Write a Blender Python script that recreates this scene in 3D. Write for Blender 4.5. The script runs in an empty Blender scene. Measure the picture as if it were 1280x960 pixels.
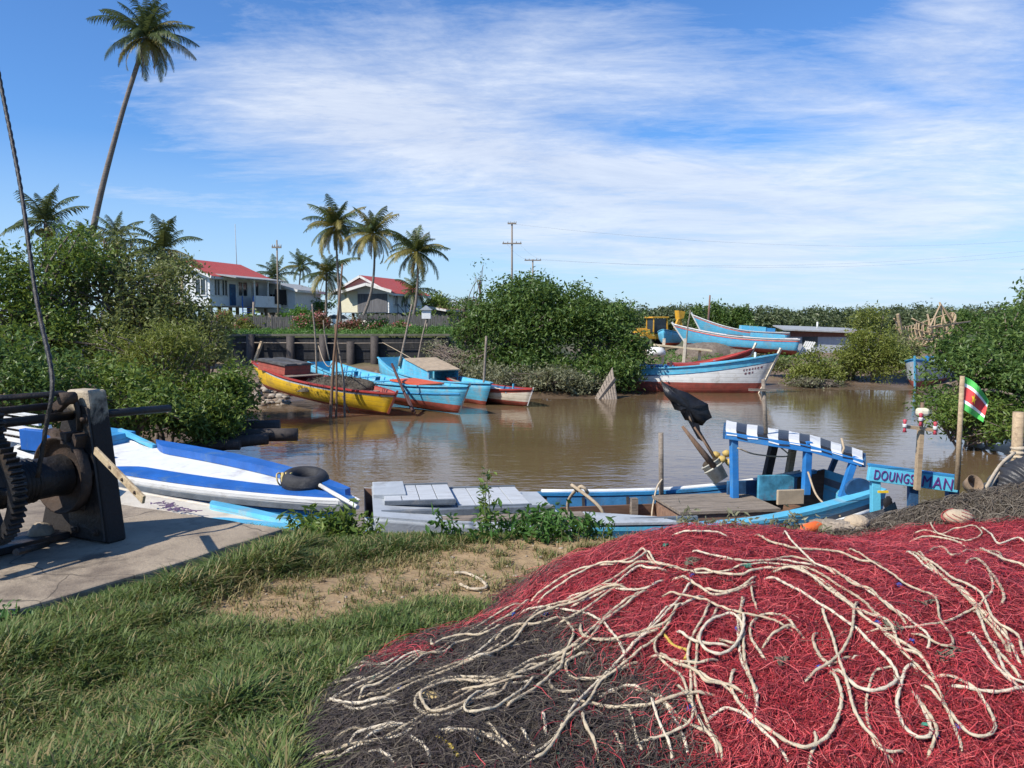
import bpy, math, random
import numpy as np
from mathutils import Vector, Matrix
R = math.radians
random.seed(7)
sc = bpy.context.scene
COL = sc.collection
# ------------------------------------------------------------------ camera model (1280x960 photo pixels -> rays)
EYE = Vector((0, 0, 1.65)); FPX = 1024.0; PITCH = math.atan(80 / FPX)
CP, SP = math.cos(PITCH), math.sin(PITCH)
def ray(px, py):
    u = (px - 640) / FPX; v = (480 - py) / FPX
    return Vector((u, CP + v * SP, -SP + v * CP))
def at(px, py, y):
    r = ray(px, py); return EYE + r * (y / r.y)
def atz(px, py, z):
    r = ray(px, py); return EYE + r * ((z - EYE.z) / r.z)
WZ = -1.85   # water level

# ------------------------------------------------------------------ materials
MATS = {}
def nd(nt, t, **kw):
    n = nt.nodes.new(t)
    for k, v in kw.items():
        if k in n.inputs: n.inputs[k].default_value = v
        else: setattr(n, k, v)
    return n
def c4(c): return (c[0], c[1], c[2], 1.0)
def newmat(name):
    m = bpy.data.materials.new(name); m.use_nodes = True
    nt = m.node_tree; b = nt.nodes['Principled BSDF']
    return m, nt, b
def mixc(nt, fac, a, b, mode='MIX'):
    n = nt.nodes.new('ShaderNodeMix'); n.data_type = 'RGBA'; n.blend_type = mode
    for i, v in ((0, fac), (6, a), (7, b)):
        if hasattr(v, 'is_output'): nt.links.new(v, n.inputs[i])
        elif i == 0: n.inputs[0].default_value = v
        else: n.inputs[i].default_value = c4(v)
    return n.outputs[2]
def ramp(nt, val, p0, p1, v0=0.0, v1=1.0):
    n = nt.nodes.new('ShaderNodeMapRange'); n.clamp = True
    nt.links.new(val, n.inputs[0])
    n.inputs[1].default_value = p0; n.inputs[2].default_value = p1
    n.inputs[3].default_value = v0; n.inputs[4].default_value = v1
    return n.outputs[0]
def noise(nt, vec, scale, detail=5, rough=.6, dist=0):
    n = nt.nodes.new('ShaderNodeTexNoise'); n.inputs['Scale'].default_value = scale
    n.inputs['Detail'].default_value = detail; n.inputs['Roughness'].default_value = rough
    n.inputs['Distortion'].default_value = dist
    nt.links.new(vec, n.inputs['Vector']); return n.outputs[0]
def objvec(nt, stretch=(1, 1, 1), kind='Object'):
    t = nt.nodes.new('ShaderNodeTexCoord'); mp = nt.nodes.new('ShaderNodeMapping')
    mp.inputs['Scale'].default_value = stretch
    nt.links.new(t.outputs[kind], mp.inputs[0]); return mp.outputs[0]
def M(name, col, rough=.6, var=.18, scale=4, dirt=None, damt=.35, dscale=2.2, bump=.25, bscale=40, stretch=(1, 1, 1), metal=0.0, spec=.4, seam=0):
    """painted / wooden / metal surface: mottled colour, patches of dirt or wear, fine bump"""
    if name in MATS: return MATS[name]
    m, nt, b = newmat(name)
    v = objvec(nt, stretch)
    n1 = noise(nt, v, scale)
    lo = tuple(x * (1 - var) for x in col); hi = tuple(min(1, x * (1 + var)) for x in col)
    c = mixc(nt, ramp(nt, n1, .3, .7), lo, hi)
    if dirt is not None:
        n2 = noise(nt, v, dscale, 8, .72, .3)
        c = mixc(nt, ramp(nt, n2, .62 - damt * .35, .74 - damt * .2, 0, .85), c, dirt)
    sv = None
    if seam:      # plank seams every `seam` metres up the hull
        wv = nt.nodes.new('ShaderNodeTexWave'); wv.bands_direction = 'Z'; wv.inputs['Scale'].default_value = .314 / seam; wv.inputs['Distortion'].default_value = .35; wv.inputs['Detail'].default_value = 1; wv.inputs['Detail Scale'].default_value = .4
        nt.links.new(objvec(nt), wv.inputs['Vector']); sv = ramp(nt, wv.outputs['Fac'], 0, .05); c = mixc(nt, ramp(nt, sv, 0, 1, .45, 0), c, dirt or lo)
    nt.links.new(c, b.inputs['Base Color'])
    b.inputs['Roughness'].default_value = rough; b.inputs['Metallic'].default_value = metal
    b.inputs['Specular IOR Level'].default_value = spec
    if bump:
        n3 = noise(nt, v, bscale, 6, .65)
        bp = nt.nodes.new('ShaderNodeBump'); bp.inputs['Strength'].default_value = bump; bp.inputs['Distance'].default_value = .02
        hh = n3
        if sv is not None: ma = nt.nodes.new('ShaderNodeMath'); ma.operation = 'ADD'; nt.links.new(n3, ma.inputs[0]); nt.links.new(sv, ma.inputs[1]); hh = ma.outputs[0]
        nt.links.new(hh, bp.inputs['Height']); nt.links.new(bp.outputs[0], b.inputs['Normal'])
    MATS[name] = m; return m
def leafmat(name, c1, c2, c3, rough=.45, trans=.32, spec=.35):
    """every leaf (mesh island) takes its own tone between three colours"""
    if name in MATS: return MATS[name]
    m, nt, b = newmat(name)
    g = nt.nodes.new('ShaderNodeNewGeometry'); rnd = g.outputs['Random Per Island']
    c = mixc(nt, ramp(nt, rnd, 0, .5), c1, c2); c = mixc(nt, ramp(nt, rnd, .55, 1), c, c3)
    nt.links.new(c, b.inputs['Base Color']); b.inputs['Roughness'].default_value = rough
    b.inputs['Specular IOR Level'].default_value = spec
    if trans:
        t = nt.nodes.new('ShaderNodeBsdfTranslucent'); nt.links.new(mixc(nt, .5, c, (c3[0] * 1.3, c3[1] * 1.3, c3[2] * .7)), t.inputs[0])
        mx = nt.nodes.new('ShaderNodeMixShader'); mx.inputs[0].default_value = trans
        nt.links.new(b.outputs[0], mx.inputs[1]); nt.links.new(t.outputs[0], mx.inputs[2])
        nt.links.new(mx.outputs[0], nt.nodes['Material Output'].inputs[0])
    MATS[name] = m; return m

wood_grey = M('weathered wood', (.25, .205, .16), .85, .35, 6, (.09, .075, .06), .35, stretch=(.6, 6, 6), bump=.5)
wood_tan = M('tan wood', (.42, .31, .19), .8, .25, 6, (.2, .13, .08), .3, stretch=(.6, 6, 6), bump=.4)
wood_dark = M('dark wet wood', (.055, .045, .04), .7, .4, 6, (.12, .1, .08), .2, stretch=(6, 6, .8), bump=.6)
bark = M('bark', (.16, .125, .1), .9, .35, 5, (.28, .25, .21), .3, bump=.8, bscale=20)
palmbark = M('palm bark', (.19, .16, .135), .9, .3, 3, (.1, .085, .07), .35, stretch=(1, 1, 5), bump=.8, bscale=14)
blue_lt = M('light blue paint', (.10, .42, .60), .5, .16, 3, (.28, .33, .33), .3, 1.8, bump=.3, seam=.17)
blue_mid = M('mid blue paint', (.04, .25, .50), .5, .18, 3, (.05, .1, .14), .25, bump=.3, seam=.17)
blue_cob = M('cobalt blue paint', (.014, .105, .38), .45, .2, 3, (.08, .16, .28), .22, bump=.25)
blue_old = M('worn dark blue paint', (.025, .075, .16), .6, .4, 5, (.05, .2, .36), .35, bump=.4)
white = M('white paint', (.70, .70, .67), .5, .08, 3, (.40, .37, .31), .26, 1.6, bump=.3, seam=.19)
cream = M('cream paint', (.64, .57, .45), .6, .12, 3, (.42, .34, .24), .3, bump=.3, seam=.19)
yellow = M('yellow paint', (.70, .44, .02), .5, .14, 3, (.34, .22, .06), .32, 1.8, bump=.3, seam=.17)
red = M('oxide red paint', (.33, .075, .052), .65, .25, 3, (.13, .07, .05), .32, bump=.35, seam=.19)
redbr = M('bright red paint', (.36, .04, .032), .5, .2, 3, (.2, .07, .05), .3, bump=.25)
orange = M('orange red paint', (.62, .1, .03), .5, .12, 3, (.35, .12, .06), .12, bump=.2)
grey_bt = M('grey boat paint', (.37, .4, .42), .7, .14, 3, (.2, .2, .19), .22, bump=.35)
grey_dk = M('dark grey paint', (.12, .14, .16), .7, .25, 4, (.25, .24, .22), .25, bump=.35)
black = M('black rubber', (.018, .018, .02), .55, .35, 6, (.08, .075, .07), .12, bump=.3)
rope_w = M('pale rope', (.52, .43, .31), .9, .15, 30, (.36, .29, .2), .25, 9, bump=.5, bscale=120)
line_m = M('twine', (.42, .33, .22), .9, .2, 30, bump=.3)

# ------------------------------------------------------------------ mesh helpers
class MB:
    def __init__(s): s.v = []; s.f = []; s.m = []; s.sm = []
    def add(s, vs, fs, mi=0, smooth=False):
        o = len(s.v); s.v.extend([tuple(p) for p in vs])
        for f in fs: s.f.append([i + o for i in f]); s.m.append(mi); s.sm.append(smooth)
        return s
    def box(s, c, d, mi=0, rz=0, rx=0, ry=0, taper=1.0):
        mt = Matrix.Rotation(rz, 3, 'Z') @ Matrix.Rotation(ry, 3, 'Y') @ Matrix.Rotation(rx, 3, 'X'); c = Vector(c)
        vs = []
        for z in (-.5, .5):
            k = taper if z > 0 else 1
            for x, y in ((-.5, -.5), (.5, -.5), (.5, .5), (-.5, .5)):
                vs.append(c + mt @ Vector((x * d[0] * k, y * d[1] * k, z * d[2])))
        return s.add(vs, [(3, 2, 1, 0), (4, 5, 6, 7), (0, 1, 5, 4), (1, 2, 6, 5), (2, 3, 7, 6), (3, 0, 4, 7)], mi)
    def bar(s, a, b, w, h=None, mi=0, up=(0, 0, 1)):
        a = Vector(a); b = Vector(b); h = h or w; t = (b - a).normalized(); up = Vector(up)
        if abs(t.dot(up)) > .98: up = Vector((1, 0, 0))
        x = t.cross(up).normalized() * w / 2; y = x.cross(t).normalized() * h / 2
        vs = [a - x - y, a + x - y, a + x + y, a - x + y, b - x - y, b + x - y, b + x + y, b - x + y]
        return s.add(vs, [(3, 2, 1, 0), (4, 5, 6, 7), (0, 1, 5, 4), (1, 2, 6, 5), (2, 3, 7, 6), (3, 0, 4, 7)], mi)
    def tube(s, pts, r, n=8, mi=0, cap=True, smooth=True, twist=0.0, strands=0):
        pts = [Vector(p) for p in pts]; N = len(pts)
        rr = r if isinstance(r, (list, tuple)) else [r] * N
        up = Vector((0, 0, 1)); vs = []; prev = None; L = 0
        for i, p in enumerate(pts):
            t = (pts[min(i + 1, N - 1)] - pts[max(i - 1, 0)])
            t = t.normalized() if t.length > 1e-9 else Vector((0, 0, 1))
            if prev is None:
                a = up if abs(t.dot(up)) < .95 else Vector((1, 0, 0)); x = t.cross(a).normalized()
            else: x = (prev - t * prev.dot(t)); x = x.normalized() if x.length > 1e-6 else prev
            prev = x; y = t.cross(x)
            if i: L += (p - pts[i - 1]).length
            for k in range(n):
                a = 2 * math.pi * k / n; q = rr[i]
                if strands: q *= 1 + .3 * math.cos(strands * a - twist * L)
                vs.append(p + x * math.cos(a) * q + y * math.sin(a) * q)
        fs = [(i * n + k, i * n + (k + 1) % n, (i + 1) * n + (k + 1) % n, (i + 1) * n + k) for i in range(N - 1) for k in range(n)]
        s.add(vs, fs, mi, smooth)
        if cap: s.f.append([len(s.v) - N * n + k for k in range(n - 1, -1, -1)]); s.m.append(mi); s.sm.append(False); s.f.append([len(s.v) - n + k for k in range(n)]); s.m.append(mi); s.sm.append(False)
        return s
    def lathe(s, prof, n=24, c=(0, 0, 0), axis='Z', mi=0, smooth=True, mt=None):
        vs = []; c = Vector(c)
        for r, z in prof:
            for k in range(n):
                a = 2 * math.pi * k / n; p = Vector((r * math.cos(a), r * math.sin(a), z))
                if axis == 'X': p = Vector((p.z, p.x, p.y))
                elif axis == 'Y': p = Vector((p.x, p.z, p.y))
                if mt: p = mt @ p
                vs.append(c + p)
        return s.add(vs, [(i * n + k, i * n + (k + 1) % n, (i + 1) * n + (k + 1) % n, (i + 1) * n + k) for i in range(len(prof) - 1) for k in range(n)], mi, smooth)
    def blob(s, c, r, mi=0, n=10, jit=.0, sd=0):
        rg = random.Random(sd); c = Vector(c); r = (r, r, r) if not isinstance(r, (tuple, list)) else r; vs = []
        for i in range(n + 1):
            th = math.pi * i / n
            for k in range(n * 2):
                a = math.pi * k / n; q = 1 + (rg.uniform(-jit, jit) if 0 < i < n else 0)
                vs.append(c + Vector((r[0] * math.sin(th) * math.cos(a) * q, r[1] * math.sin(th) * math.sin(a) * q, r[2] * math.cos(th) * q)))
        w = n * 2
        return s.add(vs, [(i * w + k, (i + 1) * w + k, (i + 1) * w + (k + 1) % w, i * w + (k + 1) % w) for i in range(n) for k in range(w)], mi, True)
    def poly(s, pts, th, mi=0, nrm=None):
        """flat outline extruded by th"""
        pts = [Vector(p) for p in pts]; n = len(pts)
        if nrm is None: nrm = (pts[1] - pts[0]).cross(pts[2] - pts[0]).normalized()
        nrm = Vector(nrm); q = [p + nrm * th for p in pts]
        return s.add(pts + q, [tuple(range(n - 1, -1, -1)), tuple(range(n, 2 * n))] + [(i, (i + 1) % n, n + (i + 1) % n, n + i) for i in range(n)], mi)
    def build(s, name, mats, parent=None, bevel=0):
        me = bpy.data.meshes.new(name); me.from_pydata(s.v, [], s.f)
        for m in (mats if isinstance(mats, (list, tuple)) else [mats]): me.materials.append(m)
        me.polygons.foreach_set('material_index', s.m); me.polygons.foreach_set('use_smooth', s.sm); me.update()
        o = bpy.data.objects.new(name, me); COL.objects.link(o)
        if parent is not None: o.parent = parent
        if bevel:
            b = o.modifiers.new('bevel', 'BEVEL'); b.width = bevel; b.segments = 2; b.limit_method = 'ANGLE'
        return o
def npmesh(name, V, Fc, mats, parent=None, smooth=False, midx=None):
    V = np.ascontiguousarray(V, dtype=np.float32).reshape(-1, 3); Fc = np.ascontiguousarray(Fc, dtype=np.int32)
    me = bpy.data.meshes.new(name); nf, k = Fc.shape
    me.vertices.add(len(V)); me.vertices.foreach_set('co', V.ravel())
    me.loops.add(nf * k); me.loops.foreach_set('vertex_index', Fc.ravel())
    me.polygons.add(nf); me.polygons.foreach_set('loop_start', np.arange(0, nf * k, k, dtype=np.int32))
    if midx is not None: me.polygons.foreach_set('material_index', np.asarray(midx, dtype=np.int32))
    me.polygons.foreach_set('use_smooth', np.full(nf, smooth))
    me.update(calc_edges=True)
    for m in (mats if isinstance(mats, (list, tuple)) else [mats]): me.materials.append(m)
    o = bpy.data.objects.new(name, me); COL.objects.link(o)
    if parent is not None: o.parent = parent
    return o
def tag(o, label=None, cat=None, group=None, kind=None):
    if label: o['label'] = label
    if cat: o['category'] = cat
    if group: o['group'] = group
    if kind: o['kind'] = kind
    return o
def thing(name, label, cat, loc=(0, 0, 0), rz=0, group=None, mt=None):
    o = bpy.data.objects.new(name, None); COL.objects.link(o); o.empty_display_size = .2
    if mt is not None: o.matrix_world = mt
    else: o.location = loc; o.rotation_euler = (0, 0, rz)
    return tag(o, label, cat, group)
def smoothpath(pts, step=.02):
    """Catmull-Rom through points, resampled"""
    P = [Vector(p) for p in pts]; P = [P[0] * 2 - P[1]] + P + [P[-1] * 2 - P[-2]]; out = []
    for i in range(1, len(P) - 2):
        a, b, c, d = P[i - 1:i + 3]; n = max(2, int((c - b).length / step))
        for k in range(n):
            t = k / n
            out.append(.5 * ((2 * b) + (c - a) * t + (2 * a - 5 * b + 4 * c - d) * t * t + (3 * b - a - 3 * c + d) * t ** 3))
    out.append(P[-2]); return out

# ------------------------------------------------------------------ terrain
RIVER = [(9, 8.7), (5, 8.3), (.8, 8.05), (-1, 8.1), (-3, 8.2), (-6, 9.3), (-10, 11.2), (-13, 13.5), (-10.5, 17), (-7.8, 20.5), (-8, 25), (-9.8, 29), (-11, 32.5), (-8.5, 36.5),
         (-5, 39.5), (-2.5, 38.5), (0, 36.5), (2, 36), (5.5, 36.5), (6.5, 40), (9, 41.5), (13, 41.5), (17, 41), (20, 40.5), (17.5, 34), (14.5, 28), (12.6, 23), (13, 18), (15, 13), (14, 9.5)]
def ss(a, b, x):
    t = np.clip((x - a) / (b - a), 0, 1); return t * t * (3 - 2 * t)
def fbm(x, y, s=1.0, seed=0):
    rg = np.random.default_rng(seed); z = 0; a = 1
    for o in range(5):
        for k in range(3):
            th = rg.uniform(0, 6.28); ph = rg.uniform(0, 6.28)
            z = z + a * np.sin((x * math.cos(th) + y * math.sin(th)) * s + ph + 1.3 * np.sin((x * math.sin(th * 2) + y * math.cos(th * 2)) * s * .6 + ph * 2))
        a *= .5; s *= 2.03
    return z / 4.0
def river_dist(x, y):
    P = np.array(RIVER); d = np.full(x.shape, 1e9); ins = np.zeros(x.shape, bool)
    for i in range(len(P)):
        a = P[i]; b = P[(i + 1) % len(P)]; e = b - a
        t = np.clip(((x - a[0]) * e[0] + (y - a[1]) * e[1]) / (e @ e), 0, 1)
        d = np.minimum(d, np.hypot(x - a[0] - t * e[0], y - a[1] - t * e[1]))
        c = ((a[1] > y) != (b[1] > y)) & (x < (b[0] - a[0]) * (y - a[1]) / (b[1] - a[1] + 1e-12) + a[0])
        ins ^= c
    return np.where(ins, -d, d)
def ground(x, y):
    x = np.asarray(x, float); y = np.asarray(y, float)
    d = river_dist(x, y)
    near = 1 - ss(11, 15, y)
    land = -1.25 + 0 * x
    lm = (1 - ss(-8, -5, x)) * ss(13, 16, y); land = land * (1 - lm) + (-.95) * lm
    fl = np.maximum(ss(46.05, 46.35, y) * (1 - ss(-3.9, -2.2, x)), ss(44, 54, y) * (1 - ss(-1, 7, x)))
    land = land * (1 - fl) + .74 * fl
    rt = ss(8, 14, x) * ss(40, 46, y); land = land * (1 - rt) + (-1.2 + .35 * ss(50, 75, y)) * rt
    land = land * (1 - near)
    w = 6.0 + 4 * rt; w = w * (1 - near) + 2.0 * near
    z = WZ + (land - WZ) * ss(0, 1, np.clip(d / w, 0, 1))
    z = np.where(d < 0, WZ - np.minimum(.9, -d * .35), z)
    amp = .05 + .05 * ss(12, 20, y)
    return z + amp * fbm(x, y, .9, 3) * ss(0, 2, np.abs(d)) + .012 * fbm(x, y, 6, 4)
def gz(x, y): return float(ground(np.array([x]), np.array([y]))[0])
def dirtmask(x, y):
    """bare trodden earth on the near bank"""
    def seg(ax, ay, bx, by, r):
        ex, ey = bx - ax, by - ay; t = np.clip(((x - ax) * ex + (y - ay) * ey) / (ex * ex + ey * ey), 0, 1)
        return 1 - ss(r * .45, r * 1.25, np.hypot(x - ax - t * ex, (y - ay - t * ey) * 1.3))
    m = np.maximum.reduce([seg(-1.25, 4.75, -.25, 5.5, .62), seg(-.2, 5.75, .95, 6.35, .4), seg(-1.6, 4.6, -1.1, 5.0, .25), seg(.6, 6.2, 3, 6.9, .45), seg(.0, 5.0, 1.0, 5.6, .5)])
    return np.clip(m + .38 * fbm(x, y, 3.1, 8) * (m > .02), 0, 1)

def nonuni(lo, hi, c, fine, growth):
    out = [c]; s = fine
    while out[-1] < hi: out.append(out[-1] + s); s = max(fine, abs(out[-1] - c) * growth)
    a = [c]; s = fine
    while a[-1] > lo: a.append(a[-1] - s); s = max(fine, abs(a[-1] - c) * growth)
    return np.array(sorted(set(a[1:] + out)))
def terrain():
    xs = nonuni(-900, 900, 0, .09, .022)
    ys = np.concatenate([np.arange(-6, 10.5, .1), np.arange(10.5, 45.5, .3), np.arange(45.5, 47, .12), nonuni(47, 1500, 47, .4, .05)])
    ys = np.unique(np.round(ys, 3))
    X, Y = np.meshgrid(xs, ys); Z = ground(X, Y); nx, ny = len(xs), len(ys)
    V = np.stack([X, Y, Z], -1).reshape(-1, 3)
    i = np.arange(nx * ny).reshape(ny, nx)
    Fc = np.stack([i[:-1, :-1], i[:-1, 1:], i[1:, 1:], i[1:, :-1]], -1).reshape(-1, 4)
    m, nt, b = newmat('earth and mud')
    geo = nt.nodes.new('ShaderNodeNewGeometry'); pos = geo.outputs['Position']
    sep = nt.nodes.new('ShaderNodeSeparateXYZ'); nt.links.new(pos, sep.inputs[0])
    at_ = nt.nodes.new('ShaderNodeAttribute'); at_.attribute_name = 'bare'
    n1 = noise(nt, pos, 1.3, 8, .65); n2 = noise(nt, pos, 14, 6, .7); n3 = noise(nt, pos, .25, 6, .6)
    mud = mixc(nt, ramp(nt, n1, .35, .65), (.135, .09, .055), (.235, .165, .105))
    mud = mixc(nt, ramp(nt, n2, .5, .75, 0, .5), mud, (.075, .055, .04))
    soil = mixc(nt, ramp(nt, n2, .3, .7), (.23, .15, .075), (.40, .28, .15))
    green = mixc(nt, ramp(nt, n1, .35, .65), (.035, .05, .014), (.085, .09, .03))
    green = mixc(nt, ramp(nt, n2, .55, .75, 0, .6), green, (.13, .1, .05))
    top = mixc(nt, ramp(nt, at_.outputs['Fac'], .25, .6), green, soil)
    mx = nt.nodes.new('ShaderNodeMath'); mx.operation = 'MULTIPLY_ADD'; nt.links.new(n3, mx.inputs[0]); mx.inputs[1].default_value = .7; nt.links.new(sep.outputs['Z'], mx.inputs[2])
    # mud below, grass above: noise moves the line up and down
    c = mixc(nt, ramp(nt, mx.outputs[0], -.62, -.22), mud, top)
    far = mixc(nt, ramp(nt, n3, .4, .6), (.05, .075, .025), (.1, .11, .045))
    c = mixc(nt, ramp(nt, sep.outputs['Y'], 62, 95), c, far)
    wet = ramp(nt, sep.outputs['Z'], WZ + .02, WZ + .35, .55, 0)
    c = mixc(nt, wet, c, (.06, .04, .025))
    nt.links.new(c, b.inputs['Base Color']); nt.links.new(ramp(nt, sep.outputs['Z'], WZ, WZ + .4, .35, .95), b.inputs['Roughness'])
    bp = nt.nodes.new('ShaderNodeBump'); bp.inputs['Strength'].default_value = .6; bp.inputs['Distance'].default_value = .05
    nt.links.new(noise(nt, pos, 9, 8, .7), bp.inputs['Height']); nt.links.new(bp.outputs[0], b.inputs['Normal'])
    o = npmesh('ground', V, Fc, m, smooth=True)
    a = o.data.attributes.new('bare', 'FLOAT', 'POINT'); a.data.foreach_set('value', dirtmask(V[:, 0], V[:, 1]).astype(np.float32))
    tag(o, 'grassy river bank with bare earth and brown mud flats', 'ground', kind='structure')
terrain()
def water():
    m, nt, b = newmat('muddy river water')
    geo = nt.nodes.new('ShaderNodeNewGeometry'); mp = nt.nodes.new('ShaderNodeMapping'); mp.inputs['Scale'].default_value = (.55, 1, 1)
    nt.links.new(geo.outputs['Position'], mp.inputs[0]); v = mp.outputs[0]
    c = mixc(nt, ramp(nt, noise(nt, v, .12, 4), .35, .65), (.115, .074, .037), (.155, .105, .056))
    nt.links.new(c, b.inputs['Base Color']); b.inputs['Roughness'].default_value = .05; b.inputs['IOR'].default_value = 1.33
    b.inputs['Specular IOR Level'].default_value = .5
    calm = ramp(nt, noise(nt, v, .11, 3), .38, .62, .25, 1)
    h = nt.nodes.new('ShaderNodeMath'); h.operation = 'MULTIPLY'
    h2 = nt.nodes.new('ShaderNodeMath'); h2.operation = 'MULTIPLY_ADD'
    nt.links.new(noise(nt, v, 5.5, 3, .5, .6), h2.inputs[0]); h2.inputs[1].default_value = .55; nt.links.new(noise(nt, v, 1.9, 2, .5, .4), h2.inputs[2])
    nt.links.new(h2.outputs[0], h.inputs[0]); nt.links.new(calm, h.inputs[1])
    bp = nt.nodes.new('ShaderNodeBump'); bp.inputs['Strength'].default_value = .33; bp.inputs['Distance'].default_value = .05
    nt.links.new(h.outputs[0], bp.inputs['Height']); nt.links.new(bp.outputs[0], b.inputs['Normal'])
    mb = MB(); mb.add([(-40, 5, WZ), (60, 5, WZ), (60, 60, WZ), (-40, 60, WZ)], [(0, 1, 2, 3)])
    tag(mb.build('water', m), 'calm brown river water', 'water', kind='structure')
water()

# ------------------------------------------------------------------ vegetation
def leafcloud(rg, C, N, rad, size, up=.5, aspect=.42, squash=.75):
    C = np.asarray(C); K = len(C) * N
    P = np.repeat(C, N, 0) + rg.normal(0, 1, (K, 3)) * rad * [1, 1, squash]
    n = rg.normal(0, 1, (K, 3)) + [0, 0, up * 2]; n /= np.linalg.norm(n, axis=1)[:, None]
    t = np.cross(n, rg.normal(0, 1, (K, 3))); t /= np.linalg.norm(t, axis=1)[:, None]; b = np.cross(n, t)
    L = (size * rg.uniform(.6, 1.35, K))[:, None]; w = L * aspect * .5
    V = np.stack([P - t * L * .5, P + b * w + n * w * .25, P + t * L * .5 - n * L * .08, P - b * w + n * w * .25], 1)
    return V.reshape(-1, 3), np.arange(K * 4).reshape(-1, 4)
def clump_centres(rg, blobs, n, inner=.5, lobes=True):
    subs = []
    for b in blobs:      # big blobs break up into billowing lobes
        if b[3] < .85 or not lobes: subs.append(b); continue
        k = int(9 + 5 * b[3]); d = rg.normal(0, 1, (k, 3)); d[:, 2] = np.where(rg.uniform(0, 1, k) < .65, abs(d[:, 2]), d[:, 2]); d /= np.linalg.norm(d, axis=1)[:, None]
        for q in d: f = rg.uniform(.26, .46); e = rg.uniform(.62, .88); subs.append((b[0] + q[0] * b[3] * e, b[1] + q[1] * b[4] * e, b[2] + q[2] * b[5] * e, b[3] * f, b[4] * f, b[5] * f * .85))
        subs.append((b[0], b[1], b[2], b[3] * .62, b[4] * .62, b[5] * .62))
    blobs = subs
    vol = np.array([b[3] * b[4] * b[5] for b in blobs]) ** .67; cnt = np.maximum(1, (n * vol / vol.sum()).astype(int)); out = []
    for b, k in zip(blobs, cnt):
        d = rg.normal(0, 1, (k, 3)); d /= np.linalg.norm(d, axis=1)[:, None]
        lump = 1 + .16 * np.sin(d[:, 0] * 5 + b[0]) + .14 * np.sin(d[:, 1] * 6 + d[:, 2] * 5 + b[1]) + .1 * rg.normal(0, 1, k)
        r = (inner + (1 - inner) * rg.uniform(0, 1, k) ** .6) * lump
        out.append(np.array(b[:3]) + d * np.array(b[3:6]) * r[:, None])
    return np.concatenate(out)
def tree(name, label, cat, base, blobs, leaf, n, per, rad, size, trunk_r=.09, group=None, inner=.5, limbs=10, seed=1, up=.5, tm=None, aspect=.42, multi=1):
    """blobs in world space (cx,cy,cz,rx,ry,rz); crown of leaf clumps, trunk with limbs running into them"""
    rg = np.random.default_rng(seed); rr = random.Random(seed)
    base = Vector(base); t = thing(name, label, cat, base, 0, group)
    bl = [(b[0] - base.x, b[1] - base.y, b[2] - base.z, b[3], b[4], b[5]) for b in blobs]
    C = clump_centres(rg, bl, n, inner)
    mb = MB()
    for q in range(multi):
        f = Vector(bl[q % len(bl)][:3]); st = Vector((rr.uniform(-.3, .3), rr.uniform(-.2, .2), -.15)) if multi > 1 else Vector((0, 0, -.15))
        fork = st.lerp(f, .55); mb.tube(smoothpath([st, st.lerp(fork, .5) + Vector((rr.uniform(-.1, .1), 0, 0)), fork, f], .25), [trunk_r * (1 - .6 * i / 40) for i in range(len(smoothpath([st, st.lerp(fork, .5), fork, f], .25)) + 4)][:len(smoothpath([st, st.lerp(fork, .5) + Vector((0, 0, 0)), fork, f], .25))] if False else trunk_r * .8, 7)
        for k in range(limbs):
            e = Vector(C[rr.randrange(len(C))]); s0 = st.lerp(f, rr.uniform(.3, .9))
            mid = s0.lerp(e, .5) + Vector((rr.uniform(-.2, .2), rr.uniform(-.2, .2), rr.uniform(0, .25)))
            pts = smoothpath([s0, mid, e], .3); m_ = len(pts)
            mb.tube(pts, [trunk_r * (.5 - .38 * i / m_) for i in range(m_)], 5, cap=False)
    mb.build('trunk', tm or bark, t)
    V, Fc = leafcloud(rg, C, per, rad, size, up, aspect)
    npmesh('crown', V, Fc, leaf, t)
    return t
# ------------------------------------------------------------------ leaves, mangroves, bushes
lf_mang = leafmat('mangrove leaves', (0.068, 0.124, 0.023), (0.119, 0.186, 0.034), (0.215, 0.271, 0.062))
lf_dark = leafmat('dark mangrove leaves', (0.045, 0.088, 0.020), (0.085, 0.147, 0.032), (0.158, 0.226, 0.056))
lf_yel = leafmat('yellow green leaves', (0.113, 0.147, 0.023), (0.181, 0.209, 0.040), (0.260, 0.282, 0.068))
lf_olive = leafmat('olive leaves', (0.096, 0.124, 0.037), (0.153, 0.181, 0.056), (0.226, 0.243, 0.090))
lf_grey = leafmat('grey green leaves', (0.147, 0.153, 0.085), (0.203, 0.209, 0.119), (0.294, 0.294, 0.181))
lf_bright = leafmat('bright leaves', (0.056, 0.136, 0.020), (0.090, 0.192, 0.034), (0.147, 0.249, 0.056))
lf_far = leafmat('far woods leaves', (.055, .08, .03), (.085, .11, .045), (.125, .145, .07), trans=.15)
lf_red = leafmat('reddish leaves', (.12, .05, .03), (.09, .1, .03), (.2, .09, .05))
lf_flower = leafmat('pink and red flowers', (.4, .06, .07), (.45, .14, .15), (.6, .35, .28), trans=.3)

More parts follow.
